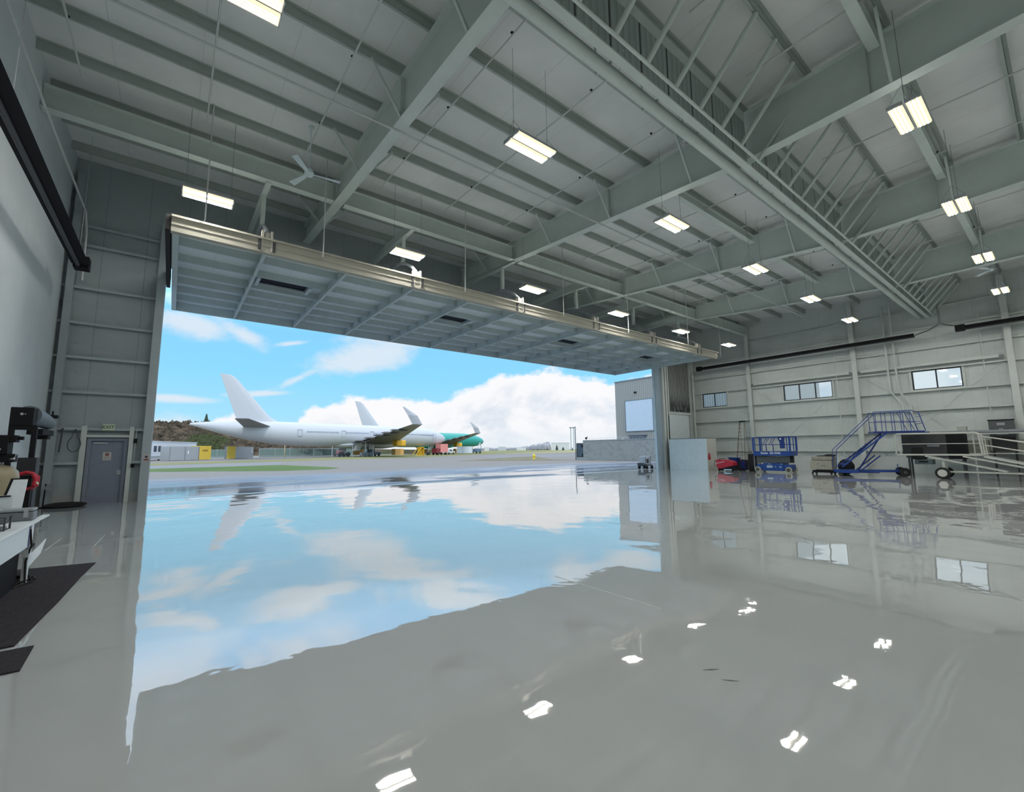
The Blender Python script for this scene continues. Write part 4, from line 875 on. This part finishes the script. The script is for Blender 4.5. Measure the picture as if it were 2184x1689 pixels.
PW = mat('airliner_white', (.54, .56, .59), .5, var=.02); PG = mat('primer_green', (.02, .33, .28), .35, var=.04); WG = mat('wing_grey', (.22, .22, .23), .5); WD = mat('wing_dark', (.10, .10, .11), .5)
def ring(s_, r_, zc, n=28): return [(s_, r_ * math.cos(2 * PI * j / n), zc + r_ * math.sin(2 * PI * j / n)) for j in range(n)]
def airliner(label, ox, oy, body, nosemat, wind=True):
    t = thing('airliner', label, 'airplane', (ox, oy, 0), math.atan2(.267, .964))
    prof = [(0, .22, 7.75), (1.5, .55, 7.65), (4, 1.05, 7.40), (8, 1.75, 7.0), (12, 2.3, 6.62), (17, 2.75, 6.30), (22, 3.0, 6.08), (26, 3.1, 6.0), (40, 3.1, 6.0), (62, 3.1, 6.0), (66, 2.98, 5.95), (69.5, 2.65, 5.82), (72.5, 2.05, 5.68), (74.5, 1.4, 5.6), (75.6, .8, 5.55), (76, .25, 5.52)]
    MB().loft([ring(*p_) for p_ in prof]).build('fuselage', body, t, True)
    # vertical fin
    def foil(pts, th): # pts: (le, te) at root and tip as (s, t, z)
        rings = []
        for (l, e_, w_) in pts:
            l = Vector(l); e_ = Vector(e_); d_ = e_ - l; nn = th(d_)
            rr = [l + d_ * f + nn * w_ * g for f, g in ((0, 0), (.12, .8), (.35, 1), (.7, .6), (1, .08), (1, -.08), (.7, -.6), (.35, -1), (.12, -.8))]
            rings.append([tuple(v_) for v_ in rr])
        return rings
    MB().loft(foil([((19.2, 0, 8.6), (9.4, 0, 8.0), .55), ((16.3, 0, 10.2), (8.75, 0, 10), .5), ((8.6, 0, 18.6), (5.2, 0, 19.0), .2), ((7.4, 0, 19.4), (4.9, 0, 19.5), .08)], lambda d_: Vector((0, 1, 0)))).build('fin', PW, t, True)
    for s in (-1, 1):
        MB().loft(foil([((16.6, s * 1.3, 7.6), (10.2, s * 1.3, 7.35), .34), ((7.3, s * 10.7, 8.75), (4.5, s * 10.7, 8.65), .1)], lambda d_: Vector((0, 0, 1)))).build('tailplane', WG if s < 0 else PW, t, True)
        # wing
        rt, tp = (52.5, s * 2.6, 4.35), (37.2, s * 32.0, 7.75)
        MB().loft(foil([((53.5, s * 2.6, 4.2), (38.0, s * 2.6, 4.1), .75), ((48.3, s * 11.2, 5.15), (37.8, s * 11.2, 5.0), .45), ((37.0, s * 32.2, 7.75), (33.9, s * 32.2, 7.7), .12)], lambda d_: Vector((0, 0, 1)))).build('wing', WG, t, True)
        MB().loft([[(37.0, s * 32.2, 7.75), (35.5, s * 32.32, 7.8), (33.9, s * 32.2, 7.72), (35.5, s * 32.05, 7.75)], [(34.8, s * 32.9, 9.7), (33.5, s * 33.0, 9.7), (31.9, s * 32.9, 9.7), (33.5, s * 32.8, 9.7)], [(30.8, s * 33.1, 11.5), (30.5, s * 33.12, 11.5), (30.2, s * 33.1, 11.5), (30.5, s * 33.08, 11.5)]]).build('folded_wingtip', PW, t)
        for f in (.16, .34, .5, .64, .78):
            yy = 2.6 + 29.6 * f; sx = 38.0 - 4.1 * f; zz = 4.0 + 3.6 * f
            MB().loft([[(sx + dx_, s * yy + w_ * math.cos(a_), zz - .25 + w_ * .9 * math.sin(a_)) for a_ in [2 * PI * j / 8 for j in range(8)]] for dx_, w_ in ((-2.2, .04), (-1.2, .28), (.6, .36), (2.4, .2), (3.4, .05))]).build('flap_fairing', WD, t, True)
        MB().hexa([(37.9, s * 4, 3.4), (39.6, s * 4, 4.0), (39.0, s * 11, 4.9), (37.2, s * 11, 4.3), (37.9, s * 4, 3.5), (39.6, s * 4, 4.1), (39.0, s * 11, 5.0), (37.2, s * 11, 4.4)]).build('flap', WD, t)
        f_ = MB().box(46.8, 50.2, s * 9.6 - 1.0, s * 9.6 + 1.0, 2.9, 4.6).build('engine_pylon_wrap', YEL, t, bevel=.3)
        MB().box(46.5, 49.5, s * 9.6 - .8, s * 9.6 + .8, .4, 2.1).build('engine_stand', mat('orange_wrap', (.75, .40, .12), .6), t)
        MB().box(43.0, 44.8, s * 3.0 - .1, s * 3.0 + .1, 2.0, 3.4).build('gear_door', PW, t)
        MB().hexa([(37.3, s * 3.6, 1.7), (39.6, s * 3.6, 1.7), (40.0, s * 4.2, 3.7), (38.3, s * 4.2, 3.9), (37.3, s * 3.7, 1.7), (39.6, s * 3.7, 1.7), (40.0, s * 4.3, 3.7), (38.3, s * 4.3, 3.9)]).build('gear_door', PW, t)
        g = MB().tube([(40.5, s * 5.0, .7), (40.5, s * 4.8, 4.2)], .22, 8).build('main_gear', GALV, t)
        for dx_ in (-1.4, 0, 1.4):
            wheel(MB(), (40.5 + dx_, s * 5.5, .66), .66, .5, 'y').build('gear_wheel', MGREY, g)
    MB().loft([[(s_, 2.4 * c_ * math.cos(a_), 3.35 + 1.0 * c_ * math.sin(a_)) for a_ in [2 * PI * j / 16 for j in range(16)]] for s_, c_ in ((32, .1), (35, .8), (40, 1.15), (50, 1.15), (54, .7), (56, .1))]).build('belly_fairing', body, t, True)
    g = MB().tube([(68.5, 0, .55), (68.5, 0, 3.6)], .16, 8).build('nose_gear', GALV, t)
    for s in (-1, 1): wheel(MB(), (68.5, s * .35, .52), .52, .3, 'y').build('gear_wheel', DGREY, g)
    WN = mat('cabin_window', (.25, .32, .42), .3)
    y0_ = -3.1
    for a, b in (((24.5, 33.5), (35.5, 42.5), (44.5, 50.2), (54.5, 68)) if wind else ()):
        m = MB(); x_ = a
        while x_ < b: m.box(x_, x_ + .26, -3.09, -3.03, 6.42, 6.80); x_ += .53
        m.build('window_row', WN, t)
    if wind:
        OUT = mat('door_outline', (.42, .47, .55), .5)
        for a in (22.0, 34.2, 43.3, 52.2, 67.8):
            m = MB(); R_ = 3.12
            m.box(a, a + .06, -R_, -R_ + .12, 5.5, 7.2).box(a + 1.15, a + 1.21, -R_, -R_ + .12, 5.5, 7.2).box(a, a + 1.21, -R_ + .03, -R_ + .16, 7.15, 7.21).box(a, a + 1.21, -R_, -R_ + .1, 5.5, 5.56)
            m.build('cabin_door', OUT, t)
    for s in (-1, 1):
        MB().loft([ring(73.2, .01, 6.6, 6), ring(73.2, .01, 6.6, 6)]) if False else None
    m = MB().hexa([(71.8, -1.95, 6.55), (73.6, -1.35, 6.35), (73.75, -1.2, 6.35), (71.9, -1.85, 6.6), (71.5, -1.75, 7.15), (73.0, -1.15, 6.95), (73.1, -1.05, 6.95), (71.6, -1.65, 7.2)])
    m.build('cockpit_window', mat('cockpit_glass', (.03, .04, .06), .2), t)
    return t
airliner('long white airliner with folded wingtip, the nearer of two parked airliners', 3.0, 117.0, PW, PW)
airliner('airliner in bright green primer with a white fin behind the white one', 46.8, 157.6, PG, PG, False)

# ---- hill with bare woods
def hill_mat():
    m = bpy.data.materials.new('bare_woodland'); m.use_nodes = True; q = NT(m.node_tree); b = q.n['Principled BSDF']
    ob = q.n.new('ShaderNodeTexCoord').outputs['Object']
    f = q.noise(ob, .22, 6, .75); g = q.noise(ob, .035, 3, .5)
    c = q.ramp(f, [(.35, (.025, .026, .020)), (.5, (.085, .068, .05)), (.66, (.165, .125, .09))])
    c = q.mix(q.smooth(g, .52, .6), c, (.06, .07, .035, 1)); q.v(c, b.inputs['Base Color']); b.inputs['Roughness'].default_value = 1; b.inputs['Specular IOR Level'].default_value = 0
    return m
HM = hill_mat()
m = MB(); R1 = []; nA = 60
def hh(a):  # hill height by bearing
    pts = [(-30, 17), (-1.5, 16.5), (3, 17.0), (5, 14.5), (7.5, 14.5), (11, 9), (15, 4.5), (20, 3), (28, 2)]
    for (a0, h0), (a1, h1) in zip(pts, pts[1:]):
        if a0 <= a <= a1: return h0 + (h1 - h0) * (a - a0) / (a1 - a0)
    return 2
rows = []
for i in range(nA + 1):
    a = math.radians(-30 + 58 * i / nA); ad = math.degrees(a); hz = hh(ad)
    rows.append([(d_ * math.sin(a), d_ * math.cos(a), z_ - .02) for d_, z_ in ((215, 0), (235, hz * .45), (262, hz * .85), (300, hz * .8), (340, 0))])
vs = [[m.b.verts.new(p_) for p_ in r_] for r_ in rows]
for a, b in zip(vs, vs[1:]):
    for j in range(4): m.b.faces.new((a[j], b[j], b[j + 1], a[j + 1]))
struct(m.build('hill', HM, None, True))
m = MB(); random.seed(3)
for i in range(4200):
    ad = random.uniform(-6, 17.5); hz = hh(ad); d_ = random.uniform(221, 266); a = math.radians(ad)
    zz = hz * min(.85, max(0, (d_ - 215) / 50 * .9)); r_ = random.uniform(.7, 1.35) * (1.0 if hz > 8 else .6)
    m.sphere((d_ * math.sin(a), d_ * math.cos(a), zz + r_ * .6), r_, random.uniform(1.0, 1.7), 1, .6)
tag(m.build('hillside_trees', HM), 'dense bare brownish woods covering the hillside on the left', 'trees', None, 'stuff')
DK = mat('dark_conifer', (.04, .055, .04), .95)
for a, d_, h_, lab in ((2.85, 262, 20.2, 'dark conifer rising above the ridge left of the white fin'),):
    t = thing('conifer_tree', lab, 'tree', (d_ * math.sin(math.radians(a)), d_ * math.cos(math.radians(a)), 11))
    MB().tube([(0, 0, 0), (0, 0, 8)], .2, 6).build('trunk', mat('bark', (.08, .06, .04), .9), t)
    m = MB()
    for j in range(6): m.lathe([(2.6 - j * .4, 1.5 + j * 1.2), (.2, 3.4 + j * 1.2)], 9, (0, 0, 0))
    m.build('foliage', DK, t)
# ---- far treeline and buildings
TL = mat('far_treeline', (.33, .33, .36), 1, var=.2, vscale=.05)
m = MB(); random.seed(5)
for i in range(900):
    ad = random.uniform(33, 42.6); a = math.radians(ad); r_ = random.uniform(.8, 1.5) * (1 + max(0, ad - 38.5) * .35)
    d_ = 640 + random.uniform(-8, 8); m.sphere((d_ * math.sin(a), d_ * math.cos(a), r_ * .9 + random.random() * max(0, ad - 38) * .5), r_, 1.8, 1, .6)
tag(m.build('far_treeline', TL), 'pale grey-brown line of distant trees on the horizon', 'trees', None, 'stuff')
def far_box(name, label, cat, a0, a1, d_, z, mt, roof=None, group=None):
    A = math.radians(a0); B = math.radians(a1); p = Vector((d_ * math.sin(A), d_ * math.cos(A), 0)); q_ = Vector((d_ * math.sin(B), d_ * math.cos(B), 0)); n_ = Vector((p.x + q_.x, p.y + q_.y, 0)).normalized() * 20
    t = thing(name, label, cat, (p + q_) / 2, 0, group); c = (p + q_) / 2
    p, q_ = p - c, q_ - c
    MB().hexa([p, q_, q_ + n_, p + n_, p + Vector((0, 0, z)), q_ + Vector((0, 0, z)), q_ + n_ + Vector((0, 0, z)), p + n_ + Vector((0, 0, z))]).build('walls', mt, t)
    MB().hexa([v_ + Vector((0, 0, z)) for v_ in (p * 1.02, q_ * 1.02, q_ * 1.02 + n_, p * 1.02 + n_)] + [v_ + Vector((0, 0, z * 1.12)) for v_ in (p * 1.02, q_ * 1.02, q_ * 1.02 + n_, p * 1.02 + n_)]).build('roof', roof or mt, t)
    return t
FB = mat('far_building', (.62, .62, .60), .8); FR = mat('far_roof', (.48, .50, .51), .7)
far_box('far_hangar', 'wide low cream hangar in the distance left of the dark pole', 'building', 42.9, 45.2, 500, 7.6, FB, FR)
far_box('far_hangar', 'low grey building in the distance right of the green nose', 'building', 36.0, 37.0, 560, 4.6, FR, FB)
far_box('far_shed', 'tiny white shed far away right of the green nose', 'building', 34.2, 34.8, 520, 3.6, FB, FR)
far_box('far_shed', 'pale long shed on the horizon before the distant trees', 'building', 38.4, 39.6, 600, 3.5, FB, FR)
for j, (x_, y_, lab) in enumerate(((299.2, 294.7, 'left of the two tall white light masts'), (301.2, 292.8, 'right of the two tall white light masts'))):
    t = thing('light_mast', lab, 'mast', (x_, y_, 0), 0, 'distant white masts')
    MB().tube([(0, 0, 0), (0, 0, 21)], .55, 8).build('mast', PW, t); MB().box(-.85, .85, -.85, .85, 21, 21.9).build('lamp_head', MGREY, t)
for j, (a, d_, h_, lab) in enumerate(((43.6, 480, 6.2, 'small dark conifer in front of the distant cream hangar'), (44.4, 480, 3.6, 'smaller dark bush in front of the distant cream hangar'), (45.5, 440, 3.2, 'green bush at the foot of the tall masts'))):
    t = thing('distant_tree', lab, 'tree', (d_ * math.sin(math.radians(a)), d_ * math.cos(math.radians(a)), 0))
    MB().lathe([(.3, 0), (1.6, h_ * .15), (.9, h_ * .6), (.1, h_)], 9).build('foliage', DK, t); MB().tube([(0, 0, 0), (0, 0, h_ * .3)], .2, 5).build('trunk', BLACKR, t)

# ---- trailer and containers by the fence
t = thing('site_trailer', 'long white site trailer at the far left beyond the doorway', 'trailer', (-3.5, 118.2, 0), math.atan2(139.8 - 117.1, 8.5 + 2.74))
TW = mat('trailer_white', (.68, .72, .77), .5)
MB().box(-14, 19.5, 0, 3.2, .9, 4.0).build('body', TW, t); MB().box(-14.2, 19.7, -.1, 3.3, 4.0, 4.15).build('roof', TW, t)
MB().box(-13, 19, .1, 3, .25, .9).build('skirt', mat('skirt_grey', (.50, .52, .55), .6), t)
for a in (1.7, 3.3): MB().box(a, a + 1.0, -.05, .02, 1.9, 3.1).build('trailer_window', mat('dark_pane', (.04, .05, .07), .3), t)
for a in (9.5, 10.8, 17.6): MB().box(a, a + .8, -.05, .02, 2.4, 2.9).build('trailer_window', mat('dark_pane', (.04, .05, .07), .3), t)
MB().box(18.2, 19.0, -1.2, -.1, 0, .9).box(18.2, 18.26, -1.2, -.1, .9, 1.9).build('steps', mat('skirt_grey', (.50, .52, .55), .6), t)
for a in (-10, -2, 4.5): wheel(MB(), (a, .3, .35), .35, .3, 'y').build('trailer_wheel', BLACKR, t)
CG = mat('container_grey', (.34, .36, .37), .55, var=.05)
t = thing('shipping_container', 'grey container with yellow right end in front of the white trailer', 'container', (-.1, 112.9, 0), math.atan2(4.34, 5.78), 'grey and yellow containers')
MB().box(0, 9.0, 0, 2.4, .1, 2.9).build('body', CG, t); MB().box(6.4, 9.1, -.05, 2.45, .1, 3.05).build('yellow_end', mat('container_yellow', (.68, .47, .06), .6), t)
for a in (0.0, 3.2, 6.2): MB().box(a, a + .12, -.08, 0, .1, 2.9).build('corner_post', MGREY, t)
MB().box(3.8, 4.0, -.1, 0, 1.3, 2.0).build('notice', WHITE, t); MB().box(7.1, 8.3, -.09, -.05, 1.9, 2.25).build('marking', mat('brown_mark', (.35, .2, .03), .6), t)
t = thing('shipping_container', 'smaller grey container with a narrow yellow left side', 'container', (11.9, 123.3, 0), math.atan2(10.7, 5.6), 'grey and yellow containers')
MB().box(1.2, 11.8, 0, 2.4, .1, 2.95).build('body', CG, t); MB().hexa([(-.4, 1.0, .1), (1.2, 0, .1), (1.2, .1, .1), (-.4, 1.2, .1), (-.4, 1.0, 3.0), (1.2, 0, 3.0), (1.2, .1, 3.0), (-.4, 1.2, 3.0)]).build('yellow_side', mat('container_yellow', (.68, .47, .06), .6), t)
MB().box(10.6, 10.9, -.1, 0, 1.4, 2.2).build('notice', WHITE, t)
# fences
def fence_mat():
    m = bpy.data.materials.new('green_fence_mesh'); m.use_nodes = True; q = NT(m.node_tree); b = q.n['Principled BSDF']; b.inputs['Base Color'].default_value = (.22, .33, .30, 1); b.inputs['Alpha'].default_value = .55; b.inputs['Roughness'].default_value = .8
    return m
FM = fence_mat()
def fence(label, a, b, h_, step, mt, group):
    a = Vector((*a, 0)); b = Vector((*b, 0)); L = (b - a).length
    t = thing('fence', label, 'fence', a, math.atan2(b.y - a.y, b.x - a.x), group)
    MB().box(0, L, -.02, .02, .1, h_).build('mesh_panel', mt, t)
    x_ = 0
    while x_ < L + .1: MB().tube([(x_, 0, 0), (x_, 0, h_ + .15)], .09, 6).build('fence_post', GALV, t); x_ += step
    MB().tube([(0, 0, h_), (L, 0, h_)], .05, 6).build('top_rail', GALV, t)
fence('green-screened fence right of the smaller grey container', (19.5, 139), (62, 166), 2.5, 5.2, FM, 'fences by the airliners')
fence('low fence between trailer and smaller grey container', (7.5, 150), (18.5, 156), 2.3, 3.6, FM, 'fences by the airliners')
for j, (x_, y_, h_, lab) in enumerate(((24.5, 132, 4.4, 'tall yellowish post at the fence under the white airliner'), (12.3, 146, 2.6, 'short yellow post left of the smaller grey container'))):
    tag(MB().tube([(x_, y_, 0), (x_, y_, h_)], .14, 8).build('marker_post', YEL if j else mat('straw_post', (.55, .50, .28), .7)), lab, 'post')
t = thing('barrier_frame', 'white-framed gate panel under the white airliner belly', 'barrier', (34, 141, 0), .5)
MB().box(0, 9, -.05, .05, 2.2, 2.35).box(0, .15, -.05, .05, 0, 2.3).box(8.85, 9, -.05, .05, 0, 2.3).box(3, 3.1, -.05, .05, 0, 2.3).build('frame', GALV, t); MB().box(.1, 8.9, -.01, .01, .3, 2.2).build('mesh_panel', FM, t)
# vehicles and ground gear under the airliners
def car(label, x_, y_, rz, col, L=4.6):
    t = thing('car', label, 'car', (x_, y_, 0), rz)
    m = MB(); pr = [(0, .35), (0, .85), (.9, 1.0), (1.5, 1.65), (3.9, 1.7), (4.4, 1.05), (4.6, .9), (4.6, .35)]
    m.prism([(p_[0], -.9, p_[1]) for p_ in pr], (0, 1.8, 0)); m.build('body', col, t, bevel=.08)
    MB().hexa([(1.35, -.92, 1.08), (4.0, -.92, 1.08), (4.0, .92, 1.08), (1.35, .92, 1.08), (1.7, -.92, 1.55), (3.8, -.92, 1.58), (3.8, .92, 1.58), (1.7, .92, 1.55)]).build('glazing', mat('dark_pane', (.04, .05, .07), .3), t)
    for a in (.95, 3.65):
        for s in (-.82, .82): wheel(MB(), (a, s, .34), .34, .24, 'y').build('wheel', BLACKR, t)
    return t
car('dark red car parked under the tail half of the white airliner', 43.2, 151.5, .55, mat('maroon_car', (.20, .02, .03), .4))
GB_ = mat('ground_gear_blue', (.10, .17, .26), .5)
t = thing('baggage_tug', 'blue-grey tug under the white airliner right of the red car', 'tug', (47.5, 132.5, 0), .35, 'ground vehicles by the airliners')
MB().box(0, 4.2, -.9, .9, .4, 1.2).build('chassis', GB_, t, bevel=.05); MB().box(.4, 1.8, -.85, .85, 1.2, 2.3).build('cab', mat('dark_pane', (.04, .05, .07), .3), t)
for a in (.8, 3.4):
    for s in (-.85, .85): wheel(MB(), (a, s, .4), .4, .26, 'y').build('wheel', BLACKR, t)
t = thing('service_stairs', 'yellow service stand with railing beneath the wing fold', 'stand', (62.0, 130.0, 0), .4)
MB().box(0, 3, 0, .1, 0, .15).bar((0, 0, .2), (2.6, 0, 2.6), .15, .15).bar((0, 1.4, .2), (2.6, 1.4, 2.6), .15, .15).box(2.4, 4, 0, 1.4, 2.5, 2.7).box(2.4, 2.5, 0, 1.4, 0, 2.5).box(3.9, 4, 0, 1.4, 0, 2.5).build('frame', YEL, t)
t = thing('service_truck', 'pinkish-red boxy service truck under the nose of the white airliner', 'truck', (71.5, 133.0, 0), .4, 'ground vehicles by the airliners')
MB().box(0, 4.0, -1.1, 1.1, .9, 3.7).build('box_body', mat('faded_red', (.72, .26, .24), .5), t); MB().box(-2.0, 0, -1.0, 1.0, .7, 2.2).build('cab', mat('maroon_car', (.20, .02, .03), .4), t)
for a in (-1.2, .6, 3.0):
    for s in (-1, 1): wheel(MB(), (a, s, .45), .45, .3, 'y').build('wheel', BLACKR, t)
t = thing('ground_power_unit', 'grey-blue machinery cluster below the green airliner nose', 'machine', (103, 158, 0), .5, 'ground vehicles by the airliners')
MB().box(0, 5, 0, 2, .6, 2.0).build('body', GB_, t); MB().bar((1, 0, 2), (4, 0, 4.6), .3, .3).bar((4, 0, 4.6), (5, 0, 2), .2, .2).build('boom', GALV, t)
for a in (.8, 4.0): wheel(MB(), (a, .1, .5), .5, .4, 'y').build('wheel', BLACKR, t)
t = thing('white_enclosure', 'low white screen enclosure between the two airliners', 'screen', (88, 148, 0), .5)
MB().box(0, 12, 0, .3, .3, 3.0).build('screen_panel', mat('pale_screen', (.66, .70, .74), .6), t)
for a in (0, 4, 8, 12): MB().box(a - .1, a + .1, -.1, 0, 0, 3.1).build('post', GALV, t)
t = thing('utility_pickup', 'white pickup parked left of the screen enclosure', 'truck', (79.5, 142.5, 0), .5, 'ground vehicles by the airliners')
MB().box(0, 5.4, -1, 1, .5, 1.2).box(1.5, 3.4, -.95, .95, 1.2, 1.9).build('body', PW, t, bevel=.05); MB().box(1.7, 3.2, -.97, .97, 1.3, 1.75).build('glazing', mat('dark_pane', (.04, .05, .07), .3), t)
for a in (1, 4.3):
    for s in (-.9, .9): wheel(MB(), (a, s, .38), .38, .26, 'y').build('wheel', BLACKR, t)
for j, (a, d_, lab) in enumerate(((15.6, 128, 'grey post near the main wheels, left one'), (17.9, 129, 'grey post near the main wheels, middle one'), (20.3, 131, 'grey post near the main wheels, right one'))):
    x_, y_ = d_ * math.sin(math.radians(a)), d_ * math.cos(math.radians(a))
    tag(MB().tube([(x_, y_, 0), (x_, y_, 3.0)], .12, 6).build('gear_post', GALV), lab, 'post', 'grey posts under the white airliner')
# hydrant and reflectors
t = thing('fire_hydrant', 'yellow fire hydrant in the brownish grass outside', 'hydrant', (48.9, 57.0, 0))
HY = mat('hydrant_yellow', (.78, .58, .05), .5)
MB().lathe([(.28, 0), (.28, .08), (.19, .1), (.17, .55), (.24, .58), (.2, .75), (.06, .88)], 14).build('barrel', HY, t, True); MB().lathe([(.09, -.3), (.09, .3)], 10, (0, 0, .5), 'x').lathe([(.1, -.3), (.1, 0)], 10, (0, 0, .45), 'y').build('nozzle', HY, t)
tag(MB().tube([(11.6, 47.0, 0), (11.6, 47.0, .35)], .035, 6).build('taxiway_marker', GALV), 'small marker stake on the bright green grass strip', 'marker')
# block wall, gate, pole
def block_mat():
    m = bpy.data.materials.new('split_face_block'); m.use_nodes = True; q = NT(m.node_tree); b = q.n['Principled BSDF']
    ob = q.n.new('ShaderNodeTexCoord').outputs['Object']; x, y, z = q.sep(ob)
    br = q.n.new('ShaderNodeTexBrick'); q.l.new(q.xyz(y, z, 0.0), br.inputs['Vector'])
    br.inputs['Scale'].default_value = 1; br.inputs['Brick Width'].default_value = .42; br.inputs['Row Height'].default_value = .21; br.inputs['Mortar Size'].default_value = .02
    br.inputs['Color1'].default_value = (.36, .37, .35, 1); br.inputs['Color2'].default_value = (.27, .27, .25, 1); br.inputs['Mortar'].default_value = (.17, .17, .17, 1)
    f = q.noise(ob, .8, 4, .6)
    q.v(q.mix(q.smooth(f, .4, .65), br.outputs[0], (.30, .31, .29, 1)), b.inputs['Base Color']); b.inputs['Roughness'].default_value = .9; return m
t = thing('block_wall', 'long grey split-face block wall outside beyond the right jamb', 'wall', (48.7, 45.5, 0))
MB().box(0, .35, -24, 0, 0, 2.82).build('masonry', block_mat(), t); MB().box(-.03, .38, -24, 0, 2.82, 2.92).build('coping', mat('coping_grey', (.30, .31, .31), .8), t)
t = thing('iron_gate', 'dark steel gate between the tall pole and the block wall', 'gate', (48.7, 45.5, 0))
MB().box(0, .3, .02, 1.45, 0, .42).build('curb', mat('coping_grey', (.30, .31, .31), .8), t)
MB().box(.1, .14, .05, 1.40, .50, 2.45).build('gate_panel', mat('gate_dark', (.06, .085, .11), .5), t); MB().box(.08, .16, .0, .08, .42, 2.5).box(.08, .16, 1.36, 1.44, .42, 2.5).box(.08, .16, 0, 1.44, 2.4, 2.5).box(.08, .16, 0, 1.44, .42, .52).build('gate_frame', BLACK, t)
MB().box(.05, .14, .05, .45, 1.9, 2.25).box(.05, .14, .05, .3, .55, .95).build('lock_box', BLACK, t)
t = thing('gate_pole', 'tall dark pole standing at the left end of the dark gate', 'pole', (48.7, 47.02, 0))
MB().tube([(0, 0, 0), (0, 0, 5.05)], .06, 8).build('pole', mat('pole_dark', (.05, .07, .09), .5), t); MB().box(-.05, .12, -.25, .02, 4.65, 4.8).build('camera_head', WHITE, t)
t = thing('wall_fixture', 'small dark floodlight perched on the left end of the block wall', 'floodlight', (48.85, 44.95, 2.92))
MB().tube([(0, 0, 0), (0, 0, .2)], .04, 6).build('stem', BLACK, t); MB().box(-.1, .1, -.12, .14, .18, .42).hexa([(-.04, -.2, .38), (.04, -.2, .38), (.04, -.1, .38), (-.04, -.1, .38), (-.04, -.26, .56), (.04, -.26, .56), (.04, -.2, .56), (-.04, -.2, .56)]).build('lamp_body', BLACK, t)
rods('razor_wire', 'curled wire running along the top of the block wall', [((48.87, 45 - .55 * j, 2.95), (48.87, 45 - .55 * j - .35, 3.22)) for j in range(20)] + [((48.87, 45.4, 3.2), (48.87, 35, 3.2))], .012)
# neighbouring building
def siding_mat():
    m = bpy.data.materials.new('tan_ribbed_siding'); m.use_nodes = True; q = NT(m.node_tree); b = q.n['Principled BSDF']
    ob = q.n.new('ShaderNodeTexCoord').outputs['Object']; x, y, z = q.sep(ob)
    s = q.math('SINE', q.math('MULTIPLY', y, 19.0))
    q.v(q.ramp(q.math('MULTIPLY_ADD', s, .5, .5), [(0, (.27, .25, .22)), (.5, (.38, .35, .32)), (1, (.44, .41, .37))]), b.inputs['Base Color']); b.inputs['Roughness'].default_value = .6
    return m
t = thing('neighbour_building', 'tan ribbed-metal building with a large pale roll-up door', 'building', (56, 45.0, 0))
SM = siding_mat()
MB().box(0, 20, -22, 0, 0, 12.15).build('siding', SM, t); MB().box(-.08, 20.1, -22, .08, 12.15, 12.3).build('roof_trim', MGREY, t)
MB().box(-.10, 0, -6.85, -2.0, 4.3, 8.95).build('rollup_door', mat('pale_blue_door', (.62, .70, .78), .5), t)
MB().box(-.12, 0, -6.98, -6.85, 4.2, 9.05).box(-.12, 0, -2.0, -1.88, 4.2, 9.05).box(-.12, 0, -6.98, -1.88, 8.95, 9.07).box(-.12, 0, -6.98, -1.88, 4.2, 4.3).build('door_frame', MGREY, t)
MB().box(-.35, 0, -5.65, -2.35, 3.55, 3.70).box(-.08, 0, -5.5, -2.5, 2.6, 3.55).build('awning', mat('slate_awning', (.16, .17, .21), .5), t)
MB().box(-.2, 0, -4.1, -3.7, 10.1, 10.3).build('wall_lamp', BLACK, t); MB().lathe([(.12, 0), (.12, .2)], 10, (-.2, -1.3, 3.0)).build('globe_lamp', WHITE, t)
# portable generator cart beside the right jamb
t = thing('power_cart', 'small white machine on a towing cart just outside the right jamb', 'cart', (30.75, 21.9, 0), math.radians(0))
MB().box(-.42, .42, -.38, .38, .28, .34).bar((-.42, 0, .31), (-.62, 0, .31), .5, .05).box(-.64, -.58, -.3, .3, .24, .5).build('frame', DGREY, t)
MB().box(-.36, .22, -.32, .32, .36, 1.02).build('housing', mat('machine_white', (.55, .58, .60), .5), t, bevel=.04); MB().box(-.30, .0, -.335, -.32, .48, .82).build('grille', DGREY, t)
MB().tube([(-.38, -.3, .35), (-.40, -.3, .95), (-.3, -.3, 1.0)], .02, 6).tube([(.3, -.3, .35), (.3, -.3, 1.02)], .02, 6).build('handle', DGREY, t)
for x_ in (-.32, .34):
    for s in (-.36, .36): wheel(MB(), (x_, s, .14), .14, .1, 'y').build('wheel', BLACKR, t)
